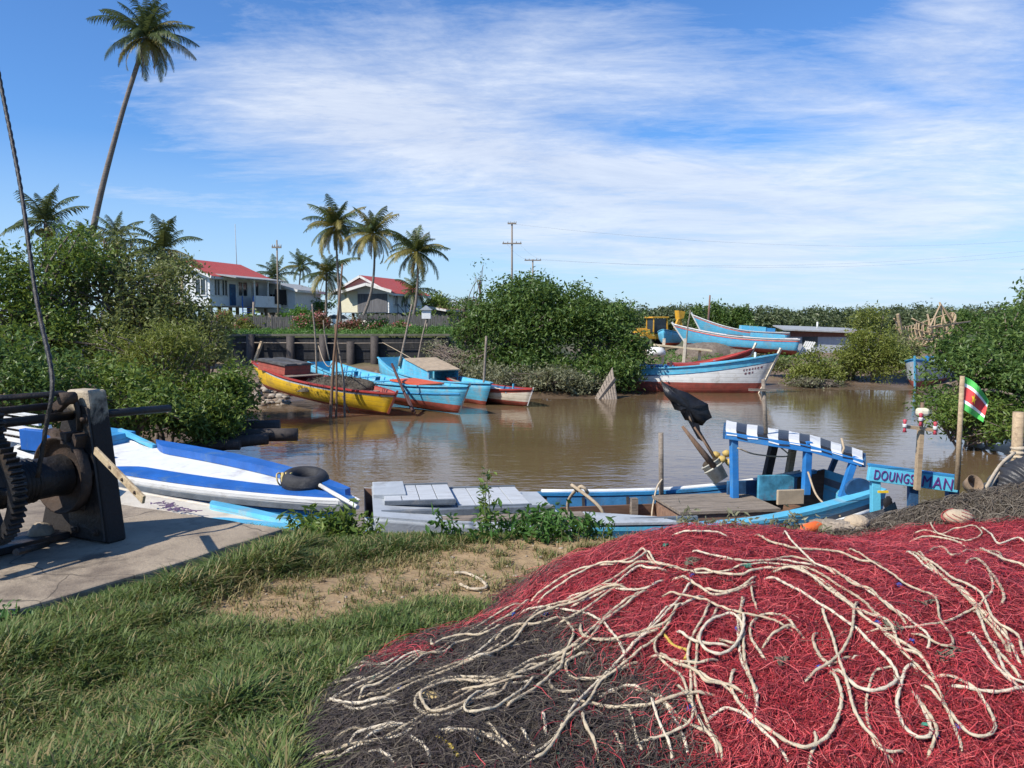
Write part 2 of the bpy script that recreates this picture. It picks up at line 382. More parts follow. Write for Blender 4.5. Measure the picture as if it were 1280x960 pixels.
def w3(px, py, D): p = at(px, py, D); return (p.x, p.y, p.z)
def blob(px, py, D, rx, rz, ry=None): x, y, z = w3(px, py, D); return (x, y, z, rx, ry or rx * .85, rz)
G_L = 'mangroves crowding the left bank'
def bush(label, bl, leaf, n, per, rad, size, seed, group, cat='tree', name='mangrove_tree', inner=.5, tr=.08, limbs=24, up=.5, multi=3, aspect=.42, by=0):
    b0 = bl[0]; bx, byy = b0[0], b0[1] + by
    return tree(name, label, cat, (bx, byy, gz(bx, byy)), bl, leaf, n, per, rad, size, tr, group, inner, limbs, seed, up, aspect=aspect, multi=multi)
bush('big dark mangrove at the far left behind the thin black cable', [blob(50, 375, 25, 2.0, 2.3), blob(-20, 400, 24, 2.0, 2.2), blob(100, 350, 26, 1.6, 1.6), blob(40, 445, 24, 2.2, 1.5)], lf_mang, 620, 26, .23, .17, 11, G_L, tr=.14)
bush('tall olive green mangrove under the tall leaning palm', [blob(165, 360, 26.5, 2.0, 1.6), blob(120, 330, 27, 1.3, 1.3), blob(205, 385, 26, 1.4, 1.2), blob(165, 420, 25.5, 1.9, 1.3)], lf_olive, 470, 24, .23, .16, 12, G_L, tr=.13)
bush('thin leafy mangrove in front of the red roofed house', [blob(245, 425, 25.5, 1.0, 1.2), blob(225, 390, 26, .7, .9), blob(262, 440, 25, .8, .8), blob(275, 408, 25.5, .35, .5)], lf_olive, 170, 20, .2, .14, 13, G_L, tr=.07, inner=.25)
bush('yellow green willowy bush in the middle of the left mangroves', [blob(200, 450, 21.5, 1.25, 1.0), blob(180, 475, 21, 1.0, .8), blob(225, 430, 22, .8, .7)], lf_yel, 340, 26, .17, .13, 14, G_L, aspect=.25, up=.1)
bush('low glossy mangrove hanging over the water at the log pile', [blob(262, 505, 21, 1.05, .8), blob(290, 490, 21.5, .7, .75), blob(235, 525, 20, 1.0, .65), blob(280, 530, 20.3, .6, .35)], lf_mang, 380, 26, .15, .14, 15, G_L, tr=.06)
bush('shaded mangrove directly behind the concrete winch pillar', [blob(150, 500, 19, 1.3, .8), blob(185, 515, 18.6, 1.1, .7), blob(110, 490, 19.5, 1.2, .9)], lf_mang, 330, 24, .16, .14, 16, G_L)
bush('dark mangrove at the left edge behind the winch gear', [blob(30, 490, 17.5, 1.5, 1.0), blob(-40, 480, 18, 1.5, 1.3), blob(70, 505, 17.5, 1.1, .8)], lf_dark, 330, 24, .17, .14, 17, G_L)
G_C = 'mangroves on the point across the river'
bush('big dark green mangrove on the point right of the palms', [blob(650, 415, 42, 2.6, 2.5, 2.2), blob(610, 415, 42.5, 1.7, 2.0), blob(690, 390, 42, 1.8, 1.7), blob(660, 370, 43, 1.6, 1.1), blob(640, 460, 41, 2.6, 1.2)], lf_dark, 900, 26, .3, .24, 21, G_C, tr=.18, limbs=20)
bush('spreading mangrove at the right tip of the point beside white boat', [blob(745, 425, 41, 2.0, 2.1), blob(770, 395, 41.5, 1.1, .8), blob(785, 450, 40, .95, 1.7), blob(725, 400, 42, 1.5, 1.4), blob(740, 470, 39.8, 2.2, 1.0), blob(783, 473, 38.6, .8, .7), blob(725, 368, 42, .8, .55)], lf_dark, 760, 26, .27, .23, 22, G_C, tr=.16, limbs=18)
bush('low grey green mangrove scrub along the water of the point', [blob(640, 476, 38.6, 1.5, .65), blob(690, 478, 38.2, 1.6, .7), blob(735, 482, 38.2, 1.2, .6), blob(600, 470, 39.4, 1.0, .6)], lf_grey, 380, 24, .2, .17, 23, G_C, 'shrub', 'mangrove_shrub', tr=.05)
bush('sparse twiggy tree with bare tips left of the big mangrove', [blob(600, 350, 44, .55, 1.3), blob(580, 385, 44, .9, .9), blob(575, 410, 43, .9, 1.0), blob(598, 420, 43, 1.0, 1.2)], lf_dark, 120, 9, .16, .17, 24, G_C, inner=.1, tr=.07, limbs=26, multi=3)
bush('tangle of bare brown scrub on the mud left of the point', [blob(578, 455, 42, 1.5, .7), blob(550, 440, 45, 1.2, .6), blob(610, 450, 41.5, 1.0, .8)], lf_grey, 150, 12, .2, .15, 25, G_C, 'shrub', 'mangrove_shrub', tr=.06, limbs=50, multi=5)
G_R = 'mangroves at the right bank'
bush('dense round mangrove at the right edge behind the striped flag', [blob(1235, 462, 24, 1.5, 1.1), blob(1290, 448, 25, 1.7, 1.5), blob(1185, 480, 23.5, .8, .9), blob(1200, 440, 24.5, .8, .8), blob(1255, 500, 22.5, 1.8, 1.1)], lf_dark, 700, 26, .19, .16, 31, G_R, tr=.13)
bush('low grey mangrove fringe at the right waterline below the flag', [blob(1215, 525, 22, 1.1, .6), blob(1270, 535, 21.6, 1.2, .55), blob(1165, 508, 22.6, .5, .5)], lf_mang, 260, 24, .15, .14, 32, G_R, 'shrub', 'mangrove_shrub', tr=.05)
bush('tall mangrove reaching over the right edge of the scene', [blob(1300, 385, 27, .9, 1.4), blob(1310, 420, 27, 1.4, 1.5), blob(1285, 372, 27.5, .35, .5)], lf_dark, 260, 24, .2, .16, 33, G_R, tr=.12)
G_F = 'trees on the far right mud bank'
bush('lone feathery olive tree on the mud bank beside grey shed', [blob(1092, 440, 44, 1.4, 1.5), blob(1088, 405, 44.5, .85, .9), blob(1112, 455, 43.6, 1.2, 1.1), blob(1070, 450, 44, 1.0, 1.1)], lf_yel, 520, 24, .22, .2, 41, G_F, tr=.13, multi=1, aspect=.28, limbs=24)
bush('light green bush above tangled roots on the mud bank', [blob(1020, 455, 43.5, .75, .8), blob(1005, 470, 43, .9, .55), blob(1040, 472, 43, .7, .5)], lf_yel, 220, 22, .19, .17, 42, G_F, 'shrub', 'mangrove_shrub', tr=.05)
bush('grey tangle of low roots and twigs at the mud water edge', [blob(1010, 480, 42.4, 1.1, .32), blob(1040, 482, 42.4, .6, .3)], lf_grey, 110, 16, .15, .12, 43, G_F, 'shrub', 'mangrove_shrub', tr=.05, limbs=50, multi=5)
bush('pale yellowish bush between the lone tree and shed', [blob(1060, 462, 45, .8, .6), blob(975, 458, 46, .9, .35)], lf_olive, 140, 20, .2, .17, 44, G_F, 'shrub', 'mangrove_shrub', tr=.05)
bush('ragged weedy bush right of the lone olive tree', [blob(1135, 440, 52, .9, .7), blob(1128, 420, 54, .7, .6)], lf_olive, 110, 18, .22, .18, 45, G_F, 'shrub', 'mangrove_shrub', tr=.05)
G_W = 'single trees standing out from the far woods'
for i, (px, py, D, rx, rz, lf, lab) in enumerate([
        (1196, 403, 120, 3.4, 2.1, lf_dark, 'big round crowned dark tree above the far woods at right'),
        (868, 402, 110, 1.1, 2.2, lf_dark, 'dark pointed tree just right of the brown mast'),
        (893, 400, 112, 1.6, 2.3, lf_dark, 'dark twin topped tree above the beached blue boat'),
        (925, 402, 112, 1.4, 2.2, lf_dark, 'dark pointed tree left of the grey shed roof'),
        (838, 402, 105, 1.6, 1.5, lf_far, 'dull green tree behind the yellow backhoe'),
        (1160, 412, 115, 2.2, 1.1, lf_far, 'low pale tree behind the unfinished boat frame')]):
    bush(lab, [blob(px, py, D, rx, rz), blob(px + 3, py + 8, D - 1, rx * 1.2, rz * .8)], lf, 150, 22, .42, .5, 50 + i, G_W, name='woodland_tree', tr=.16, multi=1)
# the far woods: one mass along the horizon
def woods():
    rg = np.random.default_rng(5); C = []
    for k in range(300):
        D = rg.uniform(130, 330); px = rg.uniform(470, 1420); x = (px - 640) / 1024 * D
        h = (1.65 + (8 + rg.normal(0, 5.5) + (3 if px < 800 else 0)) / 1024 * D + 1.2) / 2
        q = rg.normal(0, 1, (46, 3)); q /= np.linalg.norm(q, axis=1)[:, None]
        C.append(np.array([x, D, h - 1.0]) + q * [h * 1.5, h * 1.2, h])
    V, Fc = leafcloud(rg, np.concatenate(C), 18, .7, .8, .5)
    tag(npmesh('far_woods', V, Fc, lf_far), 'low continuous green woods along the horizon', 'woods', kind='stuff')
woods()
G_V = 'trees between the houses'
for i, (px, py, D, rx, rz, lf, lab) in enumerate([
        (545, 385, 100, 2.2, 1.8, lf_mang, 'leafy tree right of the second house'), (388, 385, 92, 2.6, 2.2, lf_bright, 'bright green tree between the two houses'),
        (560, 392, 110, 2.4, 1.6, lf_dark, 'dark tree beyond the palm at the right fence end'), (372, 398, 76, 1.4, .7, lf_bright, 'light green bush in front of the grey annex'),
        (312, 405, 68.5, 1.2, .5, lf_mang, 'dark bush below the blue stairs'), (530, 400, 88, 1.6, 1.2, lf_mang, 'dark bush behind the little white post box')]):
    bush(lab, [blob(px, py, D, rx, rz), blob(px + 8, py + 8, D - 1, rx * .9, rz * .8)], lf, 130, 22, .34, .36, 70 + i, G_V, name='garden_tree', tr=.12, multi=1)
G_B = 'flowering garden bushes behind the retaining wall'
def flower_bush(px, py, D, rx, rz, lf, lab, seed, fl=.12):
    t = bush(lab, [blob(px, py, D, rx, rz), blob(px + 6, py + 5, D - .4, rx * .8, rz * .7)], lf, 90, 22, .17, .19, seed, G_B, 'bush', 'flower_bush', tr=.04, limbs=14)
    rg = np.random.default_rng(seed); x, y, z = w3(px, py, D); q = rg.normal(0, 1, (34, 3)); q /= np.linalg.norm(q, axis=1)[:, None]; q[:, 1] = -abs(q[:, 1])
    C = np.array([x, y, z]) - np.array(t.location) + q * [rx * 1.05, rx * .95, rz * 1.05]
    V, Fc = leafcloud(rg, C, int(14 * fl * 4), .1, .13, .2, .8); npmesh('blossoms', V, Fc, lf_flower, t)
for i, a in enumerate([(398, 403, 60, .9, .7, lf_red, 'rust red bush by the thin stake at the wall'), (378, 405, 58, .8, .6, lf_bright, 'green bush with red blossom left of the rust red bush'),
                       (440, 410, 60, 1.0, .55, lf_red, 'pink blossoming bush under the leaning middle palm'), (468, 408, 59, .9, .6, lf_bright, 'light green bush with crimson blossom by the cream mound'),
                       (280, 396, 64, .6, .5, lf_yel, 'orange blossoming bush below the first house corner'), (500, 412, 57, 1.0, .45, lf_bright, 'low bright bush at the right end of the wall'),
                       (305, 405, 60, .5, .35, lf_yel, 'small potted flower bush on the lawn behind the wall')]):
    flower_bush(*a[:6], a[6], 90 + i)
# weeds along the far bank top and at its foot
def groundcover():
    rg = np.random.default_rng(9); C = []
    for k in range(900):
        px = rg.uniform(480, 660); D = rg.uniform(46, 62); x = (px - 640) / 1024 * D
        C.append((x, D, gz(x, D) + rg.uniform(.02, .3)))
    for k in range(500):
        px = rg.uniform(285, 500); D = rg.uniform(46.6, 60); x = (px - 640) / 1024 * D
        C.append((x, D, gz(x, D) + rg.uniform(0, .08)))
    for k in range(420):
        x = rg.uniform(8, 22); D = rg.uniform(50, 66); C.append((x, D, gz(x, D) + rg.uniform(0, .18)))
    for k in range(300):
        px = rg.uniform(480, 600); D = rg.uniform(41, 47); x = (px - 640) / 1024 * D; C.append((x, D, gz(x, D) + rg.uniform(.05, .4)))
    V, Fc = leafcloud(rg, np.array(C), 16, .17, .2, .3, .3); tag(npmesh('weeds', V, Fc, lf_bright), 'bright green weeds and grass on the far bank', 'weeds', kind='stuff')
groundcover()

# ------------------------------------------------------------------ palms
pf_green = leafmat('palm leaflets', (.05, .075, .025), (.075, .105, .035), (.12, .14, .055), trans=.2)
pf_yellow = leafmat('yellowing palm leaflets', (.16, .15, .04), (.22, .19, .05), (.3, .23, .07), trans=.25)
pf_dead = leafmat('dead palm leaflets', (.14, .085, .045), (.2, .13, .07), (.25, .17, .1), trans=.1)
coco = M('green coconuts', (.2, .19, .05), .5, .3)
def frond(V, Fs, Mi, o, az, el0, L, droop, nl, mi, rr, ll=.24):
    d = Vector((math.cos(az), math.sin(az), 0)); side = Vector((-d.y, d.x, 0)); N = 14; pts = []; p = Vector(o); tw = rr.uniform(-.35, .35)
    for i in range(N + 1):
        s = i / N; el = el0 - droop * s ** 1.25
        t = d * math.cos(el) + Vector((0, 0, math.sin(el))); pts.append((p.copy(), t)); p = p + t * (L / N)
    def put(a, b, c, e): k = len(V); V.extend([a, b, c, e]); Fs.append((k, k + 1, k + 2, k + 3)); Mi.append(mi)
    for i in range(N):
        a, ta = pts[i]; b, tb = pts[i + 1]; wd = L * .012 * (1.1 - i / N); u = Vector((0, 0, 1))
        put(a - side * wd, a + side * wd, b + side * wd * .9, b - side * wd * .9); put(a - u * wd, a + u * wd, b + u * wd * .9, b - u * wd * .9)
    for j in range(nl):
        s = .1 + .9 * j / nl; q = s * N; i = min(N - 1, int(q)); a, ta = pts[i]; b, tb = pts[i + 1]; c = a.lerp(b, q - i)
        ln = L * ll * (math.sin(math.pi * min(1, (s * .85 + .17))) ** .6) * rr.uniform(.6, 1.2)
        for sg in (-1, 1):
            n = ta.cross(side).normalized()
            dr = (side * sg * .75 + ta * .55 + n * (.18 + tw * sg) + Vector((0, 0, -.5 - .25 * rr.random()))).normalized()
            e = c + dr * ln * .55; dr2 = (dr + Vector((0, 0, -.55))).normalized(); f = e + dr2 * ln * .45
            wv = ta * (L * .72 / nl)
            put(c - wv * .5, c + wv * .5, e + wv * .55, e - wv * .45); put(e - wv * .45, e + wv * .55, f + wv * .08, f - wv * .08)
def palm(label, base, top, Rr, nf, seed, nl=30, bend=(0, 0), tr=.13, yel=.3, dead=5, group='coconut palms', young=False):
    rr = random.Random(seed); base = Vector(base); top = Vector(top) - base
    t = thing('coconut_palm', label, 'palm tree', base, 0, group)
    b = Vector((bend[0], bend[1], 0)); p = smoothpath([(0, 0, -.3), top * .35 + b, top * .7 + b * .8, top], .4); n = len(p)
    MB().tube(p, [tr * (1.25 - .55 * min(1, i / n * 1.3)) for i in range(n)], 10).build('trunk', palmbark, t)
    V, Fs, Mi = [], [], []; D = [[], [], []]
    for i in range(nf):
        s = i / (nf - 1); az = i * 2.39996 + rr.uniform(-.5, .5); el = R(86 - 128 * s ** 1.0 + rr.uniform(-14, 14))
        L = Rr * (.82 + .22 * math.sin(s * 3.1)) * rr.uniform(.78, 1.12)
        frond(V, Fs, Mi, top, az, el, L, R(45 + 45 * s + rr.uniform(-15, 25)), nl, 1 if rr.random() < yel * (s ** 1.5) * 1.6 else 0, rr)
    for i in range(dead): frond(D[0], D[1], D[2], top - Vector((0, 0, .1)), rr.uniform(0, 6.3), R(-50 - rr.uniform(0, 25)), Rr * rr.uniform(.5, .75), R(30), nl - 6, 0, rr, .14)
    npmesh('crown', np.array([tuple(v) for v in V]), np.array(Fs), [pf_green, pf_yellow], t, midx=Mi)
    if dead: npmesh('dead_fronds', np.array([tuple(v) for v in D[0]]), np.array(D[1]), pf_dead, t)
    if not young:
        m = MB()
        for i in range(7): a = i * .9; m.blob(top + Vector((math.cos(a) * .32, math.sin(a) * .32, -.4 - .1 * (i % 3))), (.13, .13, .16), n=5)
        m.build('coconut_cluster', coco, t)
def wpalm(label, px, py, bx, D, Rr, nf, seed, by=None, **k):
    top = at(px, py, D); x = (bx - 640) / 1024 * D; palm(label, (x, D, gz(x, D)), top, Rr, nf, seed, **k)
wpalm('very tall palm with leaning curved trunk at upper left', 183, 46, 101, 50, 3.1, 42, 3, nl=46, bend=(-.62, 0), tr=.19, yel=.4, dead=7)
wpalm('tallest of the three palms beside the second house', 419, 283, 427, 78, 3.7, 38, 4, nl=34, yel=.75, dead=7)
wpalm('middle palm with a leaning lower trunk before the second house', 466, 292, 446, 76, 3.4, 36, 5, nl=34, bend=(.75, 0), yel=.75, dead=6)
wpalm('slender palm right of the second house', 521, 315, 512, 74, 3.4, 36, 6, nl=34, bend=(.35, 0), yel=.45, dead=7)
wpalm('small distant palm just behind the utility pole', 344, 345, 346, 105, 3.3, 22, 7, yel=.15, dead=2)
wpalm('small distant palm right of the utility pole', 376, 333, 371, 112, 2.9, 22, 8, yel=.1, dead=0)
wpalm('short palm with pale fronds half hidden behind the tallest palm', 408, 342, 408, 84, 3.6, 22, 9, yel=.6, dead=3)
wpalm('short green palm at the foot of the slender palm', 517, 362, 517, 92, 2.9, 18, 10, yel=.3, dead=0)
wpalm('bushy palm above the mangroves at the far left', 57, 278, 60, 40, 2.3, 22, 11, yel=.2, dead=0, nl=30)
wpalm('half hidden palm crown below the leaning trunk', 146, 296, 146, 42, 1.7, 18, 12, yel=.25, dead=0, nl=28)
wpalm('drooping dark palm beside the gable of the red roofed house', 205, 312, 203, 44, 2.5, 22, 13, yel=.3, dead=3, nl=32)
wpalm('low far palm right of the second house fence', 553, 385, 553, 118, 3.0, 18, 14, yel=.2, dead=0)
wpalm('small pale palm crown left of the leaning trunk', 105, 300, 105, 41, 1.5, 16, 15, yel=.2, dead=0, nl=26)
# ------------------------------------------------------------------ boats
def bframe(stern, bow, roll=0):
    s = Vector(stern); b = Vector(bow); x = (b - s).normalized(); y = Vector((0, 0, 1)).cross(x).normalized(); z = x.cross(y)
    m = Matrix((x, y, z)).transposed() @ Matrix.Rotation(R(roll), 3, 'X'); m = m.to_4x4(); m.translation = (s + b) / 2; return m, (b - s).length
class Boat:
    """local frame: x stern->bow, y port, z up, z = 0 at the stern-bow reference line"""
    def __init__(s, name, label, stern, bow, beam, h=.6, hb=.5, hs=.15, k=-.35, rake=.6, srake=.15, sternw=.6, boww=0.0, full=.45, group=None, roll=0, cat='boat', kb=.2, e=3.0):
        s.mt, s.L = bframe(stern, bow, roll); s.beam = beam; s.h0, s.hb, s.hs, s.k0, s.rake, s.srake, s.sw, s.bw, s.full, s.kb = h, hb, hs, k, rake, srake, sternw, boww, full, kb; s.e = e
        s.t = thing(name, label, cat, mt=s.mt, group=group)
    def h(s, u): return s.h0 + s.hb * max(0, (u - .4) / .6) ** 2 + s.hs * max(0, (.4 - u) / .4) ** 2
    def k(s, u): return s.k0 + s.kb * u ** 5
    def w(s, u):
        f = s.full
        if u < f: q = s.sw + (1 - s.sw) * math.sin(u / f * math.pi / 2)
        else: q = s.bw + (1 - s.bw) * max(0, 1 - ((u - f) / (1 - f)) ** 2.3) ** .85
        return max(.012, q * s.beam / 2)
    def p(s, u, side, z, inset=0):
        h, k = s.h(u), s.k(u); t = min(1, max(0, (h - z) / (h - k)))
        wd = s.w(u) * (1 - t ** s.e) ** .55 * (1 - .28 * t * u ** 3 * (1 - s.bw)) if t < 1 else 0
        if s.bw > .3: wd = s.w(u) * (1 - .16 * t - .5 * t ** 8)
        wd = max(0, wd - inset); fr = 1 - t
        return Vector((s.L * (u - .5) + s.rake * (fr - .6) * u ** 4 - s.srake * (fr - .6) * (1 - u) ** 4, side * wd, z))
    def hull(s, rows, mats, inner=0, floor=-.05, fmat=0, n=30, th=.045, split=None):
        """rows: ('h',off) below the sheer or ('z',abs); band material index between rows"""
        mb = MB(); us = [i / n for i in range(n + 1)]; lev = []
        def zz(r, u): return max(s.k(u), min(s.h(u), s.h(u) - r[1] if r[0] == 'h' else r[1]))
        for i in range(len(rows) - 1):
            for q in range(3): lev.append((i, q / 3))
        lev.append((len(rows) - 1, 0))
        def z(l, u): i, q = l; a = zz(rows[i], u); return a if q == 0 else a + (zz(rows[i + 1], u) - a) * q
        for sd in (-1, 1):
            g = [[s.p(u, sd, z(l, u)) for l in lev] for u in us]
            vs = [p for r in g for p in r]; m = len(lev)
            for i in range(n):
                for j in range(m - 1):
                    mi = rows[lev[j][0]][2]; mi = mi(us[i]) if callable(mi) else mi
                    a = (i * m + j, (i + 1) * m + j, (i + 1) * m + j + 1, i * m + j + 1)
                    mb.add([vs[x] for x in a], [(0, 1, 2, 3) if sd < 0 else (3, 2, 1, 0)], mi, True)
            # inside skin and cap
            fl = [min(floor, s.h(u) - .02) for u in us]
            for i in range(n):
                a, b = us[i], us[i + 1]
                o1, o2 = s.p(a, sd, s.h(a)), s.p(b, sd, s.h(b)); i1, i2 = s.p(a, sd, s.h(a), th), s.p(b, sd, s.h(b), th)
                f1, f2 = s.p(a, sd, fl[i], th), s.p(b, sd, fl[i + 1], th)
                m0 = rows[0][2]; m0 = m0(a) if callable(m0) else m0
                mb.add([o1, o2, i2, i1], [(0, 1, 2, 3) if sd > 0 else (3, 2, 1, 0)], m0)
                mb.add([i1, i2, f2, f1], [(0, 1, 2, 3) if sd > 0 else (3, 2, 1, 0)], inner, True)
                c1 = Vector((f1.x, 0, f1.z)); c2 = Vector((f2.x, 0, f2.z))
                mb.add([f1, f2, c2, c1], [(0, 1, 2, 3) if sd > 0 else (3, 2, 1, 0)], fmat)
        for u, fl in ((0, 1), (1, 0)):
            for j in range(len(lev) - 1):
                q = [s.p(u, -1, z(lev[j], u)), s.p(u, 1, z(lev[j], u)), s.p(u, 1, z(lev[j + 1], u)), s.p(u, -1, z(lev[j + 1], u))]
                mi = rows[lev[j][0]][2]; mi = mi(u) if callable(mi) else mi
                mb.add(q, [(3, 2, 1, 0) if fl else (0, 1, 2, 3)], mi)
        o = mb.build('hull', mats, s.t)
        # merge the separate quads so shading is smooth
        import bmesh
        bm = bmesh.new(); bm.from_mesh(o.data); bmesh.ops.remove_doubles(bm, verts=bm.verts, dist=.0008); bmesh.ops.recalc_face_normals(bm, faces=bm.faces)
        bm.to_mesh(o.data); bm.free(); return s
    def rail(s, name, mat, off=0.0, w=.07, hgt=.05, u0=0, u1=1, n=30, out=.012, sides=(-1, 1)):
        mb = MB()
        for sd in sides:
            pts = []
            for i in range(n + 1):
                u = u0 + (u1 - u0) * i / n; p = s.p(u, sd, s.h(u) - off); p.y += sd * out; pts.append(p)
            vs = []
            for p in pts: vs += [p + Vector((0, -w / 2, -hgt / 2)), p + Vector((0, w / 2, -hgt / 2)), p + Vector((0, w / 2, hgt / 2)), p + Vector((0, -w / 2, hgt / 2))]
            mb.add(vs, [(i * 4 + k, i * 4 + (k + 1) % 4, i * 4 + 4 + (k + 1) % 4, i * 4 + 4 + k) for i in range(n) for k in range(4)] + [(3, 2, 1, 0), tuple(n * 4 + k for k in range(4))])
        return mb.build(name, mat, s.t)
    def deck(s, name, mat, u0, u1, off, th=.04, n=14, inset=.03):
        mb = MB(); a = []; 
        for i in range(n + 1):
            u = u0 + (u1 - u0) * i / n; z = s.h(u) - off
            l, r = s.p(u, 1, z, inset), s.p(u, -1, z, inset); a.append((l, r))
        vs = []
        for l, r in a: vs += [l, r, r - Vector((0, 0, th)), l - Vector((0, 0, th))]
        mb.add(vs, [(i * 4 + k, i * 4 + (k + 1) % 4, i * 4 + 4 + (k + 1) % 4, i * 4 + 4 + k) for i in range(n) for k in range(4)] + [(3, 2, 1, 0), tuple(n * 4 + k for k in range(4))])
        return mb.build(name, mat, s.t)
    def thwart(s, mat, u, off=.12, wd=.22, name='thwart', th=.035):
        z = s.h(u) - off; a, b = s.p(u, -1, z, .02), s.p(u, 1, z, .02)
        return MB().bar(a, b, wd, th).build(name, mat, s.t, .004)
    def stem(s, mat, w=.07, top=.12, name='stem_post'):
        pts = [s.p(1, 1, s.k(1) + (s.h(1) + top - s.k(1)) * i / 6 if i < 6 else s.h(1)) for i in range(7)]
        for p in pts: p.y = 0
        pts[-1] += (pts[-1] - pts[-2]).normalized() * top
        return MB().tube(pts, w * .6, 4, smooth=False).build(name, mat, s.t)
    def box(s, name, mat, u, y, z, d, rz=0, parent=None, bevel=.01, ry=0):
        o = MB().box((0, 0, 0), d, 0).build(name, mat, parent or s.t, bevel)
        o.location = (s.L * (u - .5), y, z + d[2] / 2); o.rotation_euler = (0, ry, rz); return o
    def ribs(s, mat, us, name='rib', z0=-.02):
        for u in us:
            for sd in (-1, 1): MB().bar(s.p(u, sd, z0, .07), s.p(u, sd, s.h(u) - .05, .06), .05, .04).build(name, mat, s.t)

G_M = 'boats moored across the river'
# yellow boat, stern drawn up on the mud
B = Boat('fishing_boat', 'yellow open boat with red gunwale and dark hatch box', (-10.55, 34.2, -.9), (-4.35, 29.6, -1.72), 1.9, h=.62, hb=.12, hs=.2, k=-.25, rake=.35, srake=.9, sternw=.25, full=.5, group=G_M)
B.hull([('h', 0, 1), ('h', .09, 2), ('h', .15, 0), ('z', -.03, 3), ('z', -9, 3)], [yellow, red, grey_bt, red], inner=1, floor=.12, fmat=1)
B.rail('gunwale', redbr, .01, .1, .06); B.stem(red, .09)
o = B.box('hatch_box', red, .2, 0, .62, (1.7, 1.3, .38)); MB().box((0, 0, .215), (1.85, 1.45, .05)).box((0, -.36, .255), (1.8, .5, .03)).box((0, .36, .255), (1.8, .5, .03)).build('hatch_lid', M('tarred boards', (.07, .07, .07), .85, .3, 4, (.16, .15, .14), .3), o)
B.thwart(wood_grey, .36, -.02, .35); B.thwart(wood_grey, .82); B.thwart(red, .93)
def netheap(name, label, cat, c, r, mat, seed, lump=.12, group=None, strands=900, rad=.006, parent=None):
    rg = np.random.default_rng(seed); t = thing(name, label, cat, c, 0, group)
    n, m = 14, 30; V = []
    for i in range(n + 1):
        for k in range(m):
            th = i / n * math.pi * .5; a = 2 * math.pi * k / m; q = 1 + lump * math.sin(3 * a + seed) + lump * .8 * math.sin(5 * a + 7 * th + seed)
            V.append((r[0] * math.sin(th) * math.cos(a) * q, r[1] * math.sin(th) * math.sin(a) * q, r[2] * math.cos(th) * (1 + lump * math.sin(4 * a + 3 * th))))
    F_ = [(i * m + k, (i + 1) * m + k, (i + 1) * m + (k + 1) % m, i * m + (k + 1) % m) for i in range(n) for k in range(m)]
    V = np.array(V); npmesh('net_heap', V, np.array(F_), mat, t, True)
    I = rg.integers(0, len(V), strands); P = V[I] * 1.01; d = rg.normal(0, .09, (strands, 3)); d2 = rg.normal(0, .05, (strands, 3)) + [0, 0, .03]
    w = rg.normal(0, 1, (strands, 3)); w *= rad / np.linalg.norm(w, axis=1)[:, None]
    Q = np.stack([P - d - w, P - d + w, P + d2 + w, P + d2 - w, P + d2 - w, P + d2 + w, P + d + w, P + d - w], 1).reshape(-1, 3)
    npmesh('loose_twine', Q, np.arange(len(Q)).reshape(-1, 4), mat, t); return t
net_gb = M('grey brown net', (.10, .085, .065), .95, .4, 12, (.05, .042, .035), .3, bump=1.0, bscale=60)
netheap('net_heap', 'dark heap of netting lying in the yellow boat', 'net', B.mt @ Vector((.9, .05, .34)), (1.5, .5, .52), net_gb, 3)

B = Boat('fishing_boat', 'long light blue open boat with red hull bottom and orange hatch', (-8.9, 38.0, -1.2), (-1.75, 30.1, -1.72), 2.0, h=.62, hb=.35, hs=.3, k=-.3, rake=.55, srake=.2, sternw=.6, full=.5, group=G_M)
B.hull([('h', 0, 0), ('z', .2, 1), ('z', -9, 1)], [blue_lt, red], inner=0, floor=.0, fmat=0)
B.rail('gunwale', blue_lt, .0, .1, .05); B.rail('rub_rail', blue_mid, .3, .03, .04, .3, .98); B.stem(grey_dk, .07)
for u in (.18, .33, .48): B.thwart(blue_lt, u, .08, .3)
B.ribs(blue_mid, [.1 + .055 * i for i in range(9)])
o = B.box('hatch', blue_lt, .72, -.05, .62, (1.9, 1.1, .14)); MB().box((0, 0, .1), (2.0, 1.2, .06)).build('hatch_lid', orange, o)
B.deck('fore_deck', blue_lt, .6, .97, .06)
B = Boat('fishing_boat', 'light blue boat with a tan roofed cuddy behind the long blue boat', (-6.3, 42.0, -1.3), (-.95, 33.4, -1.8), 2.0, h=.6, hb=.3, hs=.45, k=-.3, rake=.5, srake=.2, sternw=.6, full=.5, group=G_M)
B.hull([('h', 0, 0), ('z', .1, 1), ('z', -9, 1)], [blue_lt, red], inner=0, floor=.1, fmat=0)
B.rail('gunwale', blue_lt, 0, .09, .05)
o = MB().add([(-1.6, -.75, .3), (1.0, -.75, .3), (1.0, -.75, .95), (-1.6, -.75, 1.3), (-1.6, .75, .3), (1.0, .75, .3), (1.0, .75, .95), (-1.6, .75, 1.3)],
             [(0, 1, 2, 3), (7, 6, 5, 4), (3, 7, 4, 0), (0, 4, 5, 1)]).add([(1.0, -.75, .3), (1, -.75, .95), (1, -.68, .95), (1, -.68, .3)], [(3, 2, 1, 0)]).build('cuddy', blue_lt, B.t)
MB().box((-.2, 0, 1.16), (2.5, 1.65, .05), ry=R(7.6)).build('cuddy_roof', M('tan roof boards', (.4, .31, .21), .8, .2, 5, (.25, .2, .15), .3), o)
B.thwart(blue_lt, .7); B.thwart(blue_lt, .85)
B = Boat('rowing_boat', 'small white boat with red gunwale and red bottom', (-2.6, 37.3, -1.6), (.75, 32.8, -1.76), 1.5, h=.45, hb=.22, hs=.2, k=-.25, rake=.35, sternw=.6, full=.5, group=G_M)
